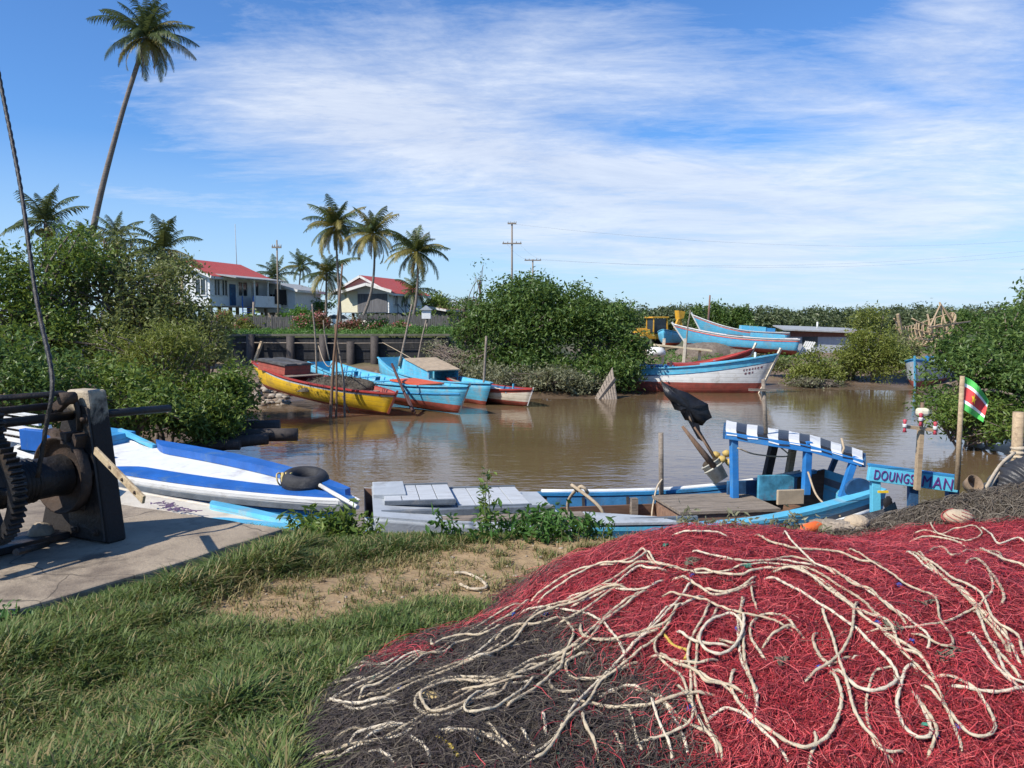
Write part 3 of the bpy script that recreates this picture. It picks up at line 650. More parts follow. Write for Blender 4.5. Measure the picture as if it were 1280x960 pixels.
B.hull([('h', 0, 1), ('h', .14, 0), ('z', .1, 1), ('z', -9, 1)], [cream, red, blue_old], inner=2, floor=-.05, fmat=1)
B.rail('gunwale', redbr, .0, .09, .06); B.stem(white, .05, .05)
for u in (.3, .55, .8): B.thwart(blue_lt, u)
o = B.box('post', blue_lt, .86, -.3, .5, (.06, .06, .3))
bx = thing('cargo_box', 'reddish brown crate with pinkish lid behind the blue cuddy', 'crate', at(540, 478, 41.5), R(-55)); 
MB().box((0, 0, .25), (2.9, 1.3, .5)).build('crate_body', M('brown brick boards', (.22, .1, .06), .85, .3, 9, (.1, .06, .04), .3), bx, .01); MB().box((0, 0, .53), (3.05, 1.45, .05)).build('crate_lid', M('pinkish lid', (.42, .24, .19), .85, .2, 4, (.3, .16, .1), .3), bx)
t = thing('cloth_bundle', 'cream cloth bundle on the stern of the small white boat', 'bundle', at(612, 489, 34.6))
MB().blob((0, 0, 0), (.42, .3, .2), jit=.12, sd=3).blob((.35, -.05, -.02), (.25, .2, .15), jit=.12, sd=5).build('bundle_cloth', cream, t)

G_S = 'thin stakes driven in around the moored boats'
def stake(label, pts, D, r, mat=wood_grey, r2=None, group=G_S, name='mooring_stake', cat='stake'):
    P = [at(px, py, D if not isinstance(D, (list, tuple)) else D[i]) for i, (px, py) in enumerate(pts)]
    o = thing(name, label, cat, P[0], 0, group); q = smoothpath([p - P[0] for p in P], .3); n = len(q); r2 = r2 or r * .7
    MB().tube(q, [r + (r2 - r) * i / n for i in range(n)], 7).build('pole', mat, o); return o
pole_br = M('brown pole', (.17, .105, .065), .85, .3, 5, (.3, .25, .2), .25, stretch=(6, 6, .6), bump=.4)
stake('thickest dark stake in front of the yellow boat', [(413, 527), (417, 455), (424, 380), (428, 330)], 29.2, .065, pole_br, .03)
stake('dark stake close left of the thickest stake', [(420, 528), (421, 470), (419, 405)], 29.4, .045, pole_br, .03)
stake('pale crooked stake right of the thickest stake', [(431, 526), (430, 480), (425, 445), (419, 412)], 29.6, .045, wood_grey, .025)
stake('short leaning stake against the yellow hull', [(437, 516), (432, 505), (428, 495)], 29.7, .035, pole_br)
stake('thin pale stake standing before the dark wall', [(396, 470), (394, 420), (390, 380)], 36, .045, wood_grey, .03)
stake('thin bent stake beside the wall pile', [(412, 450), (407, 425), (404, 400)], 37, .035, wood_grey, .02)
stake('pale bare trunk standing at the right end of the wall', [(499, 458), (506, 425), (515, 380)], 42, .075, wood_grey, .04)
stake('thin grey stake right of the pale bare trunk', [(521, 458), (527, 425), (533, 400)], 43, .05, wood_grey, .04)
stake('dark pole leaning against the light blue boat', [(516, 514), (503, 485), (490, 455)], [29.6, 31, 32.4], .06, M('dark red pole', (.07, .03, .025), .7), .05)
stake('short dark prop beside the leaning pole', [(519, 516), (514, 505), (510, 494)], [29.6, 30, 30.4], .035, M('dark red pole', (.07, .03, .025), .7), .03)
stake('tall stake behind the small white boat', [(604, 492), (606, 455), (608, 420)], 34.8, .055, wood_grey, .05)
stake('grey spar lying across the small white boat', [(560, 473), (590, 483), (618, 493)], [37, 35.2, 34], .05, wood_grey)
t = thing('rope', 'slack pale rope from the wall pile to the blue boat', 'rope', at(478, 428, 45)); P = [at(478, 428, 45), at(500, 440, 42), at(530, 457, 38)]
MB().tube(smoothpath([p - P[0] for p in P], .5), .018, 5).build('rope_line', line_m, t)
t = thing('rope', 'slack line hanging from the thickest stake to the wall', 'rope', at(398, 432, 44)); P = [at(398, 432, 44), at(404, 450, 38), at(412, 458, 33), at(421, 440, 29.5)]
MB().tube(smoothpath([p - P[0] for p in P], .5), .02, 5).build('rope_line', line_m, t)

# far right: white boat afloat with red bottom, red boat behind it, beached boats
B = Boat('fishing_boat', 'large white boat with red bottom and light blue deck afloat by mud bank', (2.6, 43.2, -1.85), (12.3, 39.0, -1.85), 2.7, h=1.15, hb=.75, hs=.3, k=-.5, rake=.9, srake=.3, sternw=.75, full=.5, kb=.35, e=5.0, group='boats at the far right bank')
B.hull([('h', 0, 2), ('h', .34, 4), ('h', .385, 0), ('z', .5, 1), ('z', -9, 1)], [white, red, blue_lt, redbr, blue_old], inner=2, floor=.75, fmat=2)
B.rail('gunwale', blue_lt, 0, .12, .06); B.stem(cream, .12, .3)
B.deck('fore_deck', blue_lt, .68, .97, .22)
for u in (.2, .36, .5, .62): B.thwart(blue_lt, u, .1, .4)
B.box('cabin_coaming', blue_lt, .3, .2, .9, (2.2, 1.4, .45)); o = B.box('engine_box', blue_mid, .52, .1, .9, (1.0, .9, .35))
B.box('net_locker', redbr, .6, .5, .95, (1.6, .7, .4), R(12)); B.box('deck_chest', grey_bt, .42, -.6, 1.1, (.9, .3, .12)); B.box('bollard', wood_dark, .565, -.7, 1.0, (.12, .12, .5)); B.box('bollard', wood_dark, .35, -.5, 1.0, (.1, .1, .45))
B.box('fender', black, .55, -1.22, 1.05, (.5, .14, .1)); B.box('fender', black, .48, -1.2, 1.08, (.6, .1, .08)); B.box('bow_bitt', white, .93, .35, 1.5, (.1, .1, .45))
mb = MB(); rr = random.Random(4)
for row, (u0, u1, dz, hh) in enumerate(((.885, .955, .52, .085), (.895, .93, .70, .075))):
    u = u0
    while u < u1:
        wl = rr.uniform(.006, .012); 
        for q in range(2):
            a = B.p(u, -1, B.h(u) - dz - .04 * q); b = B.p(u + wl * .8, -1, B.h(u + wl * .8) - dz - .04 * q - (.02 if q else 0)); o_ = Vector((0, -.012, 0)); up = Vector((0, 0, hh * .4))
            mb.add([a + o_, b + o_, b + o_ + up, a + o_ + up], [(0, 1, 2, 3)])
        u += wl + .004
mb.build('bow_lettering', M('maroon lettering', (.12, .02, .03), .6), B.t)
B = Boat('fishing_boat', 'red gunwaled boat with white stem moored behind the white boat', (5.2, 43.0, -1.8), (12.1, 42.3, -1.75), 2.0, h=1.05, hb=.85, hs=.1, k=-.4, rake=.9, sternw=.6, full=.5, group='boats at the far right bank')
B.hull([('h', 0, 1), ('h', .3, 0), ('z', .4, 1), ('z', -9, 1)], [white, redbr, red], inner=1, floor=.4, fmat=2)
B.rail('gunwale', redbr, 0, .12, .07); B.stem(cream, .11, .35)
for u in (.4, .6, .78): B.thwart(blue_lt, u, .1, .3)
B = Boat('fishing_boat', 'beached light blue boat with orange stripe and high bow', (21.0, 60.4, -.45), (12.6, 62.5, .1), 2.4, e=5.0, h=.62, hb=.62, hs=.1, k=-.55, rake=1.1, srake=.2, sternw=.75, full=.45, kb=.35, group='boats hauled out on the far mud')
B.hull([('h', 0, 2), ('h', .14, 3), ('h', .21, 4), ('h', .26, 0), ('z', -.14, 1), ('z', -9, 1)], [blue_lt, red, white, orange, blue_mid], inner=1, floor=.2, fmat=0)
B.rail('gunwale', white, 0, .1, .06); B.stem(white, .12, .15)
B.deck('fore_deck', red, .55, .97, .1); B.box('cabin_coaming', blue_lt, .25, .2, .35, (2.4, 1.3, .6)); B.box('hatch_lid', grey_dk, .52, .1, .62, (1.2, .9, .12))
o = MB()
for i in range(5): o.box((-.5 * B.L - .45 - .12 * i, -.6 + .28 * i, .05), (.1, .16, 1.15), ry=R(-22))
o.build('transom_boards', white, B.t)
B = Boat('fishing_boat', 'light blue and white boat with brown mast beached behind', (22.0, 66.0, -.2), (15.0, 66.8, .35), 2.4, h=.75, hb=.95, hs=.1, k=-.5, rake=1.2, sternw=.7, full=.45, kb=.3, group='boats hauled out on the far mud')
B.hull([('h', 0, 0), ('h', .12, 2), ('h', .18, 1), ('z', .0, 3), ('z', -9, 3)], [white, blue_lt, orange, red], inner=0, floor=.4, fmat=1)
B.rail('gunwale', white, 0, .1, .06); B.stem(white, .12, .2); B.box('cabin', blue_lt, .38, 0, .6, (1.9, 1.3, .55)); B.box('cabin', blue_mid, .22, 0, .6, (1.1, 1.2, .5)); B.deck('fore_deck', blue_lt, .5, .96, .1)
o = MB().tube([(2.6, -.5, .4), (2.65, -.5, 2.2), (2.7, -.5, 3.4)], [.1, .09, .06], 8).build('mast', M('brown mast', (.2, .1, .07), .7), B.t)
B = Boat('fishing_boat', 'stubby light blue boat end on beside the backhoe', (14.4, 72, -.2), (12.3, 66.5, -.1), 1.9, h=.7, hb=.3, k=-.4, rake=.4, group='boats hauled out on the far mud')
B.hull([('h', 0, 0), ('z', -.1, 1), ('z', -9, 1)], [blue_lt, orange], inner=0, floor=.1, fmat=0); B.rail('gunwale', blue_lt)
B = Boat('fishing_boat', 'grey prowed boat with blue gunwale half hidden by the right mangroves', (24.4, 46.5, -1.5), (20.35, 41.3, -1.65), 2.0, h=.95, hb=.4, k=-.5, rake=.3, sternw=.7, full=.5, kb=.1, group='boats at the far right bank')
B.hull([('h', 0, 0), ('h', .12, 1), ('z', .2, 2), ('z', -9, 2)], [blue_mid, grey_bt, red], inner=0, floor=.3, fmat=0); B.rail('gunwale', blue_mid); B.stem(blue_lt, .09, .15)

# boat skeleton under construction, all bare timber
B = Boat('boat_frame', 'bare timber boat skeleton propped up on the far right bank', (33.5, 70, -.4), (39.5, 74, .0), 3.0, h=1.3, hb=1.0, hs=.9, k=-.4, rake=1.2, srake=.6, sternw=.5, full=.5, cat='boat frame')
for i in range(13):
    u = .06 + .072 * i
    MB().tube([B.p(u, 1, B.k(u) + (B.h(u) - B.k(u)) * (6 - q) / 6) for q in range(7)] + [B.p(u, -1, B.k(u) + (B.h(u) - B.k(u)) * q / 6) for q in range(1, 7)], .07, 5).build('rib', wood_tan, B.t)
mb = MB()
for sd in (-1, 1):
    for q in (.35, .68, 1.0): mb.tube([B.p(i / 14, sd, B.k(i / 14) + (B.h(i / 14) - B.k(i / 14)) * q) + Vector((0, sd * .05, 0)) for i in range(15)], .06, 5)
mb.build('stringers', wood_tan, B.t); MB().tube([B.p(i / 10, 1, B.k(i / 10)) * 1 for i in range(11)], .1, 6).build('keel', wood_dark, B.t)
B.stem(wood_tan, .2, .5); MB().bar((-3.6, 0, -.3), (-4.6, 0, 2.6), .22).build('stern_post', wood_tan, B.t)
mb = MB()
for a, b in (((1.0, -1.6, -.6), (2.2, .2, 3.3)), ((4.3, -1.2, -.8), (2.2, .2, 3.3)), ((-2.5, -1.5, 1.2), (2.0, 0, 3.1)), ((2.2, .2, 3.2), (4.9, -.5, .6)), ((-1.5, -1.6, -.6), (-.8, -.4, 2.4)), ((-3, -1.7, 1.4), (4.2, -1.5, 1.5))): mb.bar(a, b, .11)
mb.build('scaffold_poles', wood_tan, B.t)
# ------------------------------------------------------------------ far bank: wall, fences, houses, poles
wall_m = M('tarred timber wall', (.022, .022, .024), .8, .4, 3, (.06, .055, .05), .25, stretch=(3, 3, .6), bump=.5)
t = thing('retaining_wall', 'black tarred retaining wall along the far left bank', 'wall', (-9.6, 46.05, WZ))
rz_w = 0
mb = MB()
for i in range(4): mb.box((0, .02 * (i % 2), .35 + .62 * i), (12.1, .16, .61))
mb.build('wall_boards', wall_m, t, .01)
MB().box((0, -.02, 2.66), (12.3, .3, .12)).build('cap_beam', M('old cap beam', (.13, .12, .09), .85, .3, 4, (.07, .08, .04), .4), t, .01)
MB().tube([(-5.7, -.36, 2.25), (0, -.34, 2.2), (5.6, -.36, 2.23)], .035, 6).build('wale_pipe', wood_grey, t)
for px, h in ((313, 2.7), (363, 2.6), (404, 2.66), (438, 2.3), (468, 2.6), (548, 2.4)):
    x = (px - 640) / 1024 * 45.7 + 9.6
    if x > 6: x = 5.9
    o = MB().tube([(0, 0, -.4), (0, 0, h)], [.27, .23], 9).build('pile', wood_dark, t); o.location = (x, -.28, 0)
MB().bar((-4.9, -1.3, .1), (-4.35, -.3, 2.3), .14).build('brace', wood_tan, t)
def fence(label, x0, y0, x1, y1, h, gap, seed):
    rr = random.Random(seed); a = Vector((x0, y0, 0)); b = Vector((x1, y1, 0)); L = (b - a).length; d = (b - a) / L
    t = thing('picket_fence', label, 'fence', (x0, y0, gz(x0, y0)), math.atan2(d.y, d.x)); mb = MB(); x = 0
    while x < L: hh = h * rr.uniform(.88, 1.06); mb.box((x, rr.uniform(-.01, .01), hh / 2), (.13, .025, hh), ry=rr.uniform(-.04, .04)); x += .13 + gap * rr.uniform(.4, 1.5)
    mb.build('pickets', M('grey pickets', (.13, .12, .11), .9, .35, 4, (.22, .2, .17), .3, stretch=(4, 4, .5)), t)
    for z in (.35, .95): MB().box((L / 2, .05, z), (L, .04, .09)).build('rail', wood_grey, t)
    for i in range(int(L / 2.4) + 1): MB().box((i * 2.4, .1, h * .52), (.1, .1, h * 1.04)).build('post', wood_grey, t)
fence('grey picket fence below the first house', -24.0, 66, -16.0, 67.5, 1.25, .03, 1)
fence('dark picket fence running right from the second house', -12.3, 66, -5.2, 67.0, 1.3, .02, 2)
roof_red = M('red corrugated roof', (.46, .075, .05), .5, .15, 3, (.3, .1, .07), .3, stretch=(1, 1, 1), bump=.2)
roof_grey = M('grey metal roof', (.33, .34, .33), .5, .15, 3, (.25, .18, .12), .25)
siding = M('white siding', (.7, .71, .7), .6, .05, 2, (.5, .5, .47), .2); siding_g = M('grey boards', (.2, .18, .155), .85, .3, 5, (.3, .27, .23), .3)
siding_y = M('pale yellow siding', (.72, .68, .5), .6, .05, 2)
glass = M('window pane', (.03, .04, .05), .12, .2, 1, bump=0, spec=.6); cloth_b = M('black cloth', (.012, .012, .014), .9, .3, 5); cloth_g = M('grey curtain', (.13, .13, .14), .9, .4, 3, stretch=(6, 6, .3))
def house(label, loc, rz, W, D, zf, ze, zr, wallm, roofm, ov=.6):
    """local x: -W..0, y: 0..D, gable at y=0"""
    t = thing('house', label, 'house', loc, rz)
    w = MB().add([(-W, 0, zf), (0, 0, zf), (0, D, zf), (-W, D, zf), (-W, 0, ze), (0, 0, ze), (0, D, ze), (-W, D, ze), (-W / 2, 0, zr), (-W / 2, D, zr)],
        [(0, 1, 5, 8, 4), (1, 2, 6, 5), (2, 3, 7, 9, 6), (3, 0, 4, 7), (3, 2, 1, 0)])
    for i in range(int((ze - zf) / .3)): w.box((-W / 2, -.012, zf + .3 * i), (W, .02, .03)); w.box((.012, D / 2, zf + .3 * i), (.02, D, .03))
    w.build('wall', wallm, t)
    sl = (zr - ze) / (W / 2); r = MB()
    for sg in (1, -1):
        a = Vector((-W / 2, -ov, zr + .06)); e = Vector((-W / 2 + sg * (W / 2 + ov), -ov, ze - ov * sl + .06)); u = Vector((0, D + 2 * ov, 0)); dz = Vector((0, 0, .09))
        n = 24
        for i in range(n):   # corrugations as raised strips
            p = a + u * (i / n); q = e + u * (i / n); k = u * (.8 / n); r.add([p, q, q + k, p + k, p + dz, q + dz, q + k + dz, p + k + dz], [(0, 1, 2, 3), (7, 6, 5, 4), (0, 4, 5, 1), (1, 5, 6, 2), (2, 6, 7, 3), (3, 7, 4, 0)])
        r.add([a, e, e + u, a + u, a + dz * .7, e + dz * .7, e + u + dz * .7, a + u + dz * .7], [(0, 1, 2, 3), (7, 6, 5, 4), (0, 4, 5, 1), (1, 5, 6, 2), (2, 6, 7, 3), (3, 7, 4, 0)])
    r.build('roof', roofm, t)
    f = MB()
    for sg in (1, -1): f.bar((-W / 2, -ov - .03, zr + .02), (-W / 2 + sg * (W / 2 + ov), -ov - .03, ze - ov * sl + .02), .06, .24)
    f.bar((ov + .02, -ov, ze - ov * sl + .0), (ov + .02, D + ov, ze - ov * sl), .05, .2); f.build('fascia', white, t)
    for x in (-W + .2, -W / 2, -.2):
        for k in range(4): o = MB().box((0, 0, zf / 2 - .2), (.26, .26, zf + .4)).build('stilt', wood_grey, t); o.location = (x, .3 + k * (D - .6) / 3, 0)
    return t
def window(t, x, y, z, w, h, face, nm='window'):
    """face 'g': on the gable (y=0), 's': on the long side (x=0)"""
    d = (w, .08, h) if face == 'g' else (.08, w, h); o = MB(); 
    for s in (-1, 1):
        o.box((s * w / 2, 0, 0) if face == 'g' else (0, s * w / 2, 0), (.09, .1, h + .1) if face == 'g' else (.1, .09, h + .1)); o.box((0, 0, s * h / 2), (w, .1, .09) if face == 'g' else (.1, w, .09))
    o.box((0, 0, 0), (.06, .09, h) if face == 'g' else (.09, .06, h))
    f = o.build(nm, white, t); f.location = (x, y - .05, z) if face == 'g' else (x + .05, y, z)
    MB().box((0, .03, 0) if face == 'g' else (-.03, 0, 0), (w, .03, h) if face == 'g' else (.03, w, h)).build('pane', glass, f)
def stairs(t, a, b, w, mat, n=9, side=(0, 1, 0)):
    a = Vector(a); b = Vector(b); sd = Vector(side) * w / 2; mb = MB()
    for s in (-1, 1): mb.bar(a + sd * s, b + sd * s, .08, .3); mb.bar(a + sd * s + Vector((0, 0, .95)), b + sd * s + Vector((0, 0, .95)), .07, .07); mb.bar(b + sd * s, b + sd * s + Vector((0, 0, .95)), .07); mb.bar(a + sd * s, a + sd * s + Vector((0, 0, .95)), .07)
    for i in range(n): mb.bar(a.lerp(b, (i + .5) / n) - sd, a.lerp(b, (i + .5) / n) + sd, .26, .05)
    mb.build('staircase', mat, t)
rzh = math.atan2(-.25, .97)
h1 = house('white raised house with red roof and blue stairs', (-27.5, 75, .74), rzh, 7.0, 10.0, 2.2, 5.0, 6.5, siding, roof_red)
window(h1, -.9, 0, 3.9, 1.1, 1.5, 'g'); window(h1, -3.2, 0, 3.9, 1.1, 1.5, 'g')
for y in (1.0, 2.2): window(h1, 0, y, 3.9, .9, 1.5, 's')
window(h1, 0, 5.2, 3.9, 1.6, 1.4, 's'); window(h1, 0, 7.4, 3.9, 1.2, 1.4, 's')
MB().box((.06, 3.5, 3.3), (.06, .95, 2.0)).build('door', blue_old, h1)
MB().box((.85, 5.6, 2.15), (1.7, 7.6, .14)).build('veranda_floor', wood_grey, h1)
MB().box((1.72, 7.0, 2.7), (.08, 4.6, 1.1)).build('veranda_parapet', siding, h1)
for y in (4.6, 7.0, 9.3): MB().box((1.7, y, 3.5), (.12, .12, 2.7)).build('veranda_post', white, h1)
MB().box((1.05, 5.5, 4.95), (2.2, 9.2, .1), ry=R(9)).build('veranda_roof', roof_grey, h1)
MB().box((1.82, 9.2, 3.25), (.05, 2.2, 1.5)).build('hung_cloth', cloth_b, h1)
stairs(h1, (1.6, 3.6, 2.2), (3.2, 1.2, .1), 1.0, blue_cob, side=(.83, .55, 0))
p = at(325, 400, 88)
h2 = house('low white annex with grey metal roof right of the red roofed house', (p.x + 4.6, 85, .74), rzh + R(6), 5.0, 7, 1.7, 4.0, 4.7, siding, roof_grey, .5)
for x in (-3.6, -2.4, -1.2): window(h2, x, 0, 3.0, .75, 1.2, 'g')
p = at(372, 400, 92)
h3 = house('weathered grey board shack with metal roof behind the utility pole', (p.x + .6, 92, .74), rzh + R(12), 4.4, 5, .6, 3.3, 3.9, siding_g, roof_grey, .5)
window(h3, -2.2, 0, 2.1, .8, .8, 'g')
rz2 = math.atan2(-.28, .95)
x2 = (487 - 640) / 1024 * 89
h4 = house('second raised house with red gable roof and grey curtained porch', (x2, 89, .74), rz2, 6.2, 9.5, 1.7, 4.0, 5.6, siding, roof_red, .7)
MB().box((-4.95, -.02, 2.9), (2.4, .06, 2.3)).build('pale_panel', siding_y, h4); MB().box((-1.95, -.05, 2.75), (3.5, .06, 2.0)).build('porch_curtain', cloth_g, h4)
mb = MB()
for sg in (1, -1): mb.bar((-2.2, -1.1, 4.75), (-2.2 + sg * 3.0, -1.1, 3.95), .08, .3)
mb.build('porch_bargeboard', white, h4)
MB().add([(-2.2, -1.05, 4.85), (.9, -1.05, 4.0), (.9, .0, 4.05), (-2.2, .0, 4.9), (-5.3, -1.05, 4.0), (-5.3, 0, 4.05)], [(0, 1, 2, 3), (4, 0, 3, 5)]).build('porch_roof', roof_red, h4)
for y in (1.6, 4.2, 6.5): window(h4, 0, y, 3.0, 1.0, 1.2, 's')
stairs(h4, (.6, 2.0, 1.7), (2.6, .4, .1), 1.0, grey_dk, side=(.6, .75, 0)); stairs(h4, (.6, 5.0, 1.7), (2.6, 3.4, .1), .9, grey_bt, side=(.6, .75, 0))
x5 = (520 - 640) / 1024 * 100
h5 = house('lean rusty roofed shed right behind the second house', (x5 + 3.6, 98, .74), rz2, 6, 5, .2, 2.1, 2.6, siding_g, M('rusty pink roof', (.38, .2, .16), .8, .25, 3, (.2, .1, .07), .4), .5)
p = at(565, 392, 120); h6 = house('tiny far house with pale roof beyond the fence end', (p.x, 120, .74), R(-20), 4, 5, .5, 2.6, 3.6, siding_g, white, .4)
t = thing('tarp_mound', 'cream tarp covered mound behind the flower bushes', 'tarp', at(462, 411, 62)); MB().blob((0, 0, 0), (1.15, .8, .62), jit=.07, sd=3).blob((.9, .1, -.1), (.7, .6, .45), jit=.08, sd=4).build('tarp', M('cream tarp', (.66, .6, .48), .7, .1, 3), t)
# parked car beside the second house
t = thing('parked_car', 'pale car parked in front of the second house', 'car', (-17.6, 82, .74), R(8))
prof = [(-2.1, .35), (-2.15, .8), (-1.9, .95), (-1.1, 1.0), (-.5, 1.45), (.9, 1.48), (1.5, 1.02), (2.0, .95), (2.1, .4)]
MB().poly([(x, -.8, z) for x, z in prof], 1.6, nrm=(0, 1, 0)).build('body', M('pale car paint', (.6, .66, .66), .25, .03, 1, bump=0), t, .06)
MB().poly([(-1.0, -.815, 1.02), (-.48, -.815, 1.38), (.85, -.815, 1.4), (1.3, -.815, 1.04)], 1.63, nrm=(0, 1, 0)).build('window', glass, t)
for x in (-1.3, 1.3):
    for y in (-.72, .72):
        o = MB().lathe([(0, -.1), (.32, -.1), (.34, 0), (.32, .1), (0, .1)], 18, axis='Y').build('wheel', black, t); o.location = (x, y, .33)
t = thing('post_box', 'little white house shaped box on a thin post', 'post box', (-4.5, 43.6, gz(-4.5, 43.6)))
t.location = (at(531, 400, 46).x, 46.9, gz(-4.9, 46.9)); 
MB().tube([(0, 0, -.3), (.03, 0, .95)], .05, 6).build('post', wood_grey, t); MB().box((0, 0, 1.2), (.5, .4, .5)).build('box', siding, t); MB().add([(-.35, -.3, 1.44), (.35, -.3, 1.44), (0, -.3, 1.7), (-.35, .3, 1.44), (.35, .3, 1.44), (0, .3, 1.7)], [(0, 1, 2), (5, 4, 3), (1, 4, 5, 2), (0, 2, 5, 3), (0, 3, 4, 1)]).build('roof', grey_bt, t)
# utility poles and antenna
def upole(label, px, py, D, arms, r=.13):
    top = at(px, py, D); z0 = gz(top.x, D); t = thing('utility_pole', label, 'utility pole', (top.x, D, z0), 0, 'utility poles'); H = top.z - z0
    MB().tube([(0, 0, -.5), (0, 0, H)], [r, r * .7], 8).build('pole', wood_grey, t)
    for w, dz in arms:
        o = MB().box((0, -.12, 0), (w, .12, .14)).build('crossarm', wood_grey, t); o.location = (0, 0, H - dz)
        for s in (-.9, -.45, .45, .9): MB().lathe([(0, 0), (.05, 0), (.06, .1), (.03, .22), (0, .22)], 8, c=(s * w / 2, -.12, .07)).build('insulator', grey_bt, o)
upole('tall utility pole with two crossarms above the dark mangrove', 640, 278, 95, [(2.2, 2.4), (1.0, .15)])
upole('shorter utility pole with one wide crossarm right of the tall pole', 666, 324, 110, [(2.2, .15)])
upole('plain utility pole standing by the grey board shack', 346, 300, 78, [(.9, .7)], .1)
t = thing('power_line', 'faint power lines running right from the tall utility pole', 'wires', at(640, 300, 95)); p0 = t.location.copy()
for k, (x0, y0, x1, y1, D1) in enumerate(((632, 303, 657, 324, 110), (648, 303, 675, 324, 110), (657, 324, 1300, 312, 120), (675, 324, 1300, 318, 120), (640, 280, 1300, 300, 120))):
    a_ = at(x0, y0, 95 if x0 < 650 else 110) - p0; b_ = at(x1, y1, D1) - p0; MB().tube([a_.lerp(b_, q / 10) - Vector((0, 0, (b_ - a_).length * .02 * (1 - (q / 5 - 1) ** 2))) for q in range(11)], .007, 4).build('wire', grey_dk, t)
t = thing('antenna_mast', 'very thin antenna mast above the red roof', 'antenna', (at(298, 400, 90).x, 90, 5.5)); MB().tube([(0, 0, 0), (-.1, 0, at(297, 280, 90).z - 5.5)], [.05, .03], 6).build('mast', grey_bt, t)
t = thing('garden_post', 'pale post in front of the black cloth on the veranda', 'post', (at(316, 400, 68).x, 68, .74)); MB().tube([(0, 0, -.2), (.1, 0, 2.4)], .09, 7).build('pole', wood_grey, t)
t = thing('garden_post', 'pale pole among the leaves at the left house corner', 'post', (at(229, 400, 60).x, 60, .6)); MB().tube([(0, 0, -.2), (0, 0, 4.1)], .09, 7).build('pole', wood_tan, t)

# far right bank: shed, backhoe, dirt, planks
p = at(1030, 443, 68); t = thing('shed', 'long low grey shed with flat metal roof on the far right bank', 'shed', (p.x, 68, -1.0), R(-6))
MB().box((0, 0, .85), (6.2, 3.4, 1.7)).build('wall', M('grey sheet wall', (.36, .38, .41), .6, .12, 2, (.27, .24, .22), .25, stretch=(3, 1, .3)), t)
MB().box((0, -1.72, 1.55), (6.3, .1, .5)).build('fascia', M('rusty brown board', (.17, .075, .055), .8, .25), t)
MB().box((-.2, -.2, 1.88), (7.2, 4.4, .1), rx=R(4), ry=R(2.2)).build('roof', roof_grey, t); MB().tube([(-.5, .4, 1.8), (-.5, .4, 2.5)], .07, 8).build('vent_pipe', white, t)
MB().box((-1.6, -1.76, .95), (1.2, .06, .7)).build('window', glass, t); MB().box((2.0, -1.74, .7), (.9, .06, 1.4)).build('door', grey_dk, t)
jcb = M('yellow machine paint', (.62, .33, .03), .45, .15, 3, (.3, .17, .06), .3)
t = thing('backhoe', 'yellow backhoe loader half hidden behind the mangrove tip', 'excavator', (13.0, 74.5, -1.0), R(200)); t.location.z = gz(13.0, 74.5)
MB().box((.3, 0, .95), (3.0, 1.0, .5)).box((1.4, 0, 1.35), (1.3, .95, .5)).box((1.4, 0, 1.65), (.9, .6, .1)).build('body', jcb, t, .05)
mb = MB()
for x in (-.9, .55):
    for y in (-.65, .65): mb.bar((x, y, 1.2), (x * .92, y * .95, 2.6), .09)
mb.build('cab_frame', jcb, t); MB().box((-.15, 0, 2.66), (1.7, 1.5, .14)).build('cab_roof', jcb, t, .04); MB().box((-.15, 0, 1.9), (1.3, 1.15, 1.3)).build('cab_window', glass, t)
for x, r in ((-.9, .75), (1.6, .5)):
    for y in (-.85, .85):
        o = MB().lathe([(.25, -.2), (r * .9, -.2), (r, -.12), (r, .12), (r * .9, .2), (.25, .2)], 22, axis='Y').build('wheel', black, t); o.location = (x, y, r)
        MB().lathe([(0, -.12), (r * .5, -.14), (r * .5, .14), (0, .12)], 16, axis='Y').build('rim', jcb, o)
MB().bar((1.0, .75, 1.3), (2.8, .75, .6), .16, .22).bar((1.0, -.75, 1.3), (2.8, -.75, .6), .16, .22).build('loader_arm', jcb, t)
MB().poly([(2.7, -1.1, .9), (2.75, -1.1, .2), (3.4, -1.1, .1), (3.0, -1.1, .35)], 2.2, nrm=(0, 1, 0)).build('loader_bucket', M('brown steel', (.15, .09, .06), .7, .3), t)
MB().bar((-1.7, 0, .8), (-2.5, 0, 2.6), .28).build('boom', jcb, t); MB().bar((-2.5, 0, 2.6), (-2.9, 0, 1.2), .22).build('dipper', jcb, t)
MB().poly([(-2.2, -.35, 3.3), (-2.9, -.35, 3.2), (-2.75, -.35, 2.6), (-2.3, -.35, 2.5)], .7, nrm=(0, 1, 0)).build('digging_bucket', jcb, t)
t = thing('dirt_mound', 'grey brown dirt mound under the beached blue bow', 'dirt mound', (14.5, 61, gz(14.5, 61))); MB().blob((0, 0, 0), (2.4, 1.5, 1.0), jit=.06, sd=8).blob((2.0, -.3, -.1), (1.7, 1.2, .65), jit=.07, sd=9).build('dirt', M('dug dirt', (.14, .11, .085), .95, .3, 5, (.24, .2, .16), .35, bump=1.0, bscale=9), t)
t = thing('work_platform', 'rough cream plank platform on posts by the white boat', 'platform', (10.1, 48.5, gz(10.1, 48.5)))
MB().box((0, 0, 1.25), (3.4, .5, .1), ry=R(6)).box((.2, .5, 1.2), (3.0, .4, .08), ry=R(4)).build('plank', M('new plank', (.62, .52, .34), .7, .15, 4), t)
for x, y in ((-1.2, 0), (.0, -.2), (1.0, .3)): MB().bar((x, y, -.2), (x + .1, y, 1.8 if x < .5 else 1.2), .14).build('post', cream, t)
MB().blob((-1.6, -.2, 1.0), (.6, .4, .3), jit=.15, sd=2, n=6).build('sack', white, t)
stake('thin pale stake left of the brown mast', [(857, 446), (859, 415), (863, 388)], 56, .06, wood_grey, .04, group='thin posts at the far right bank')
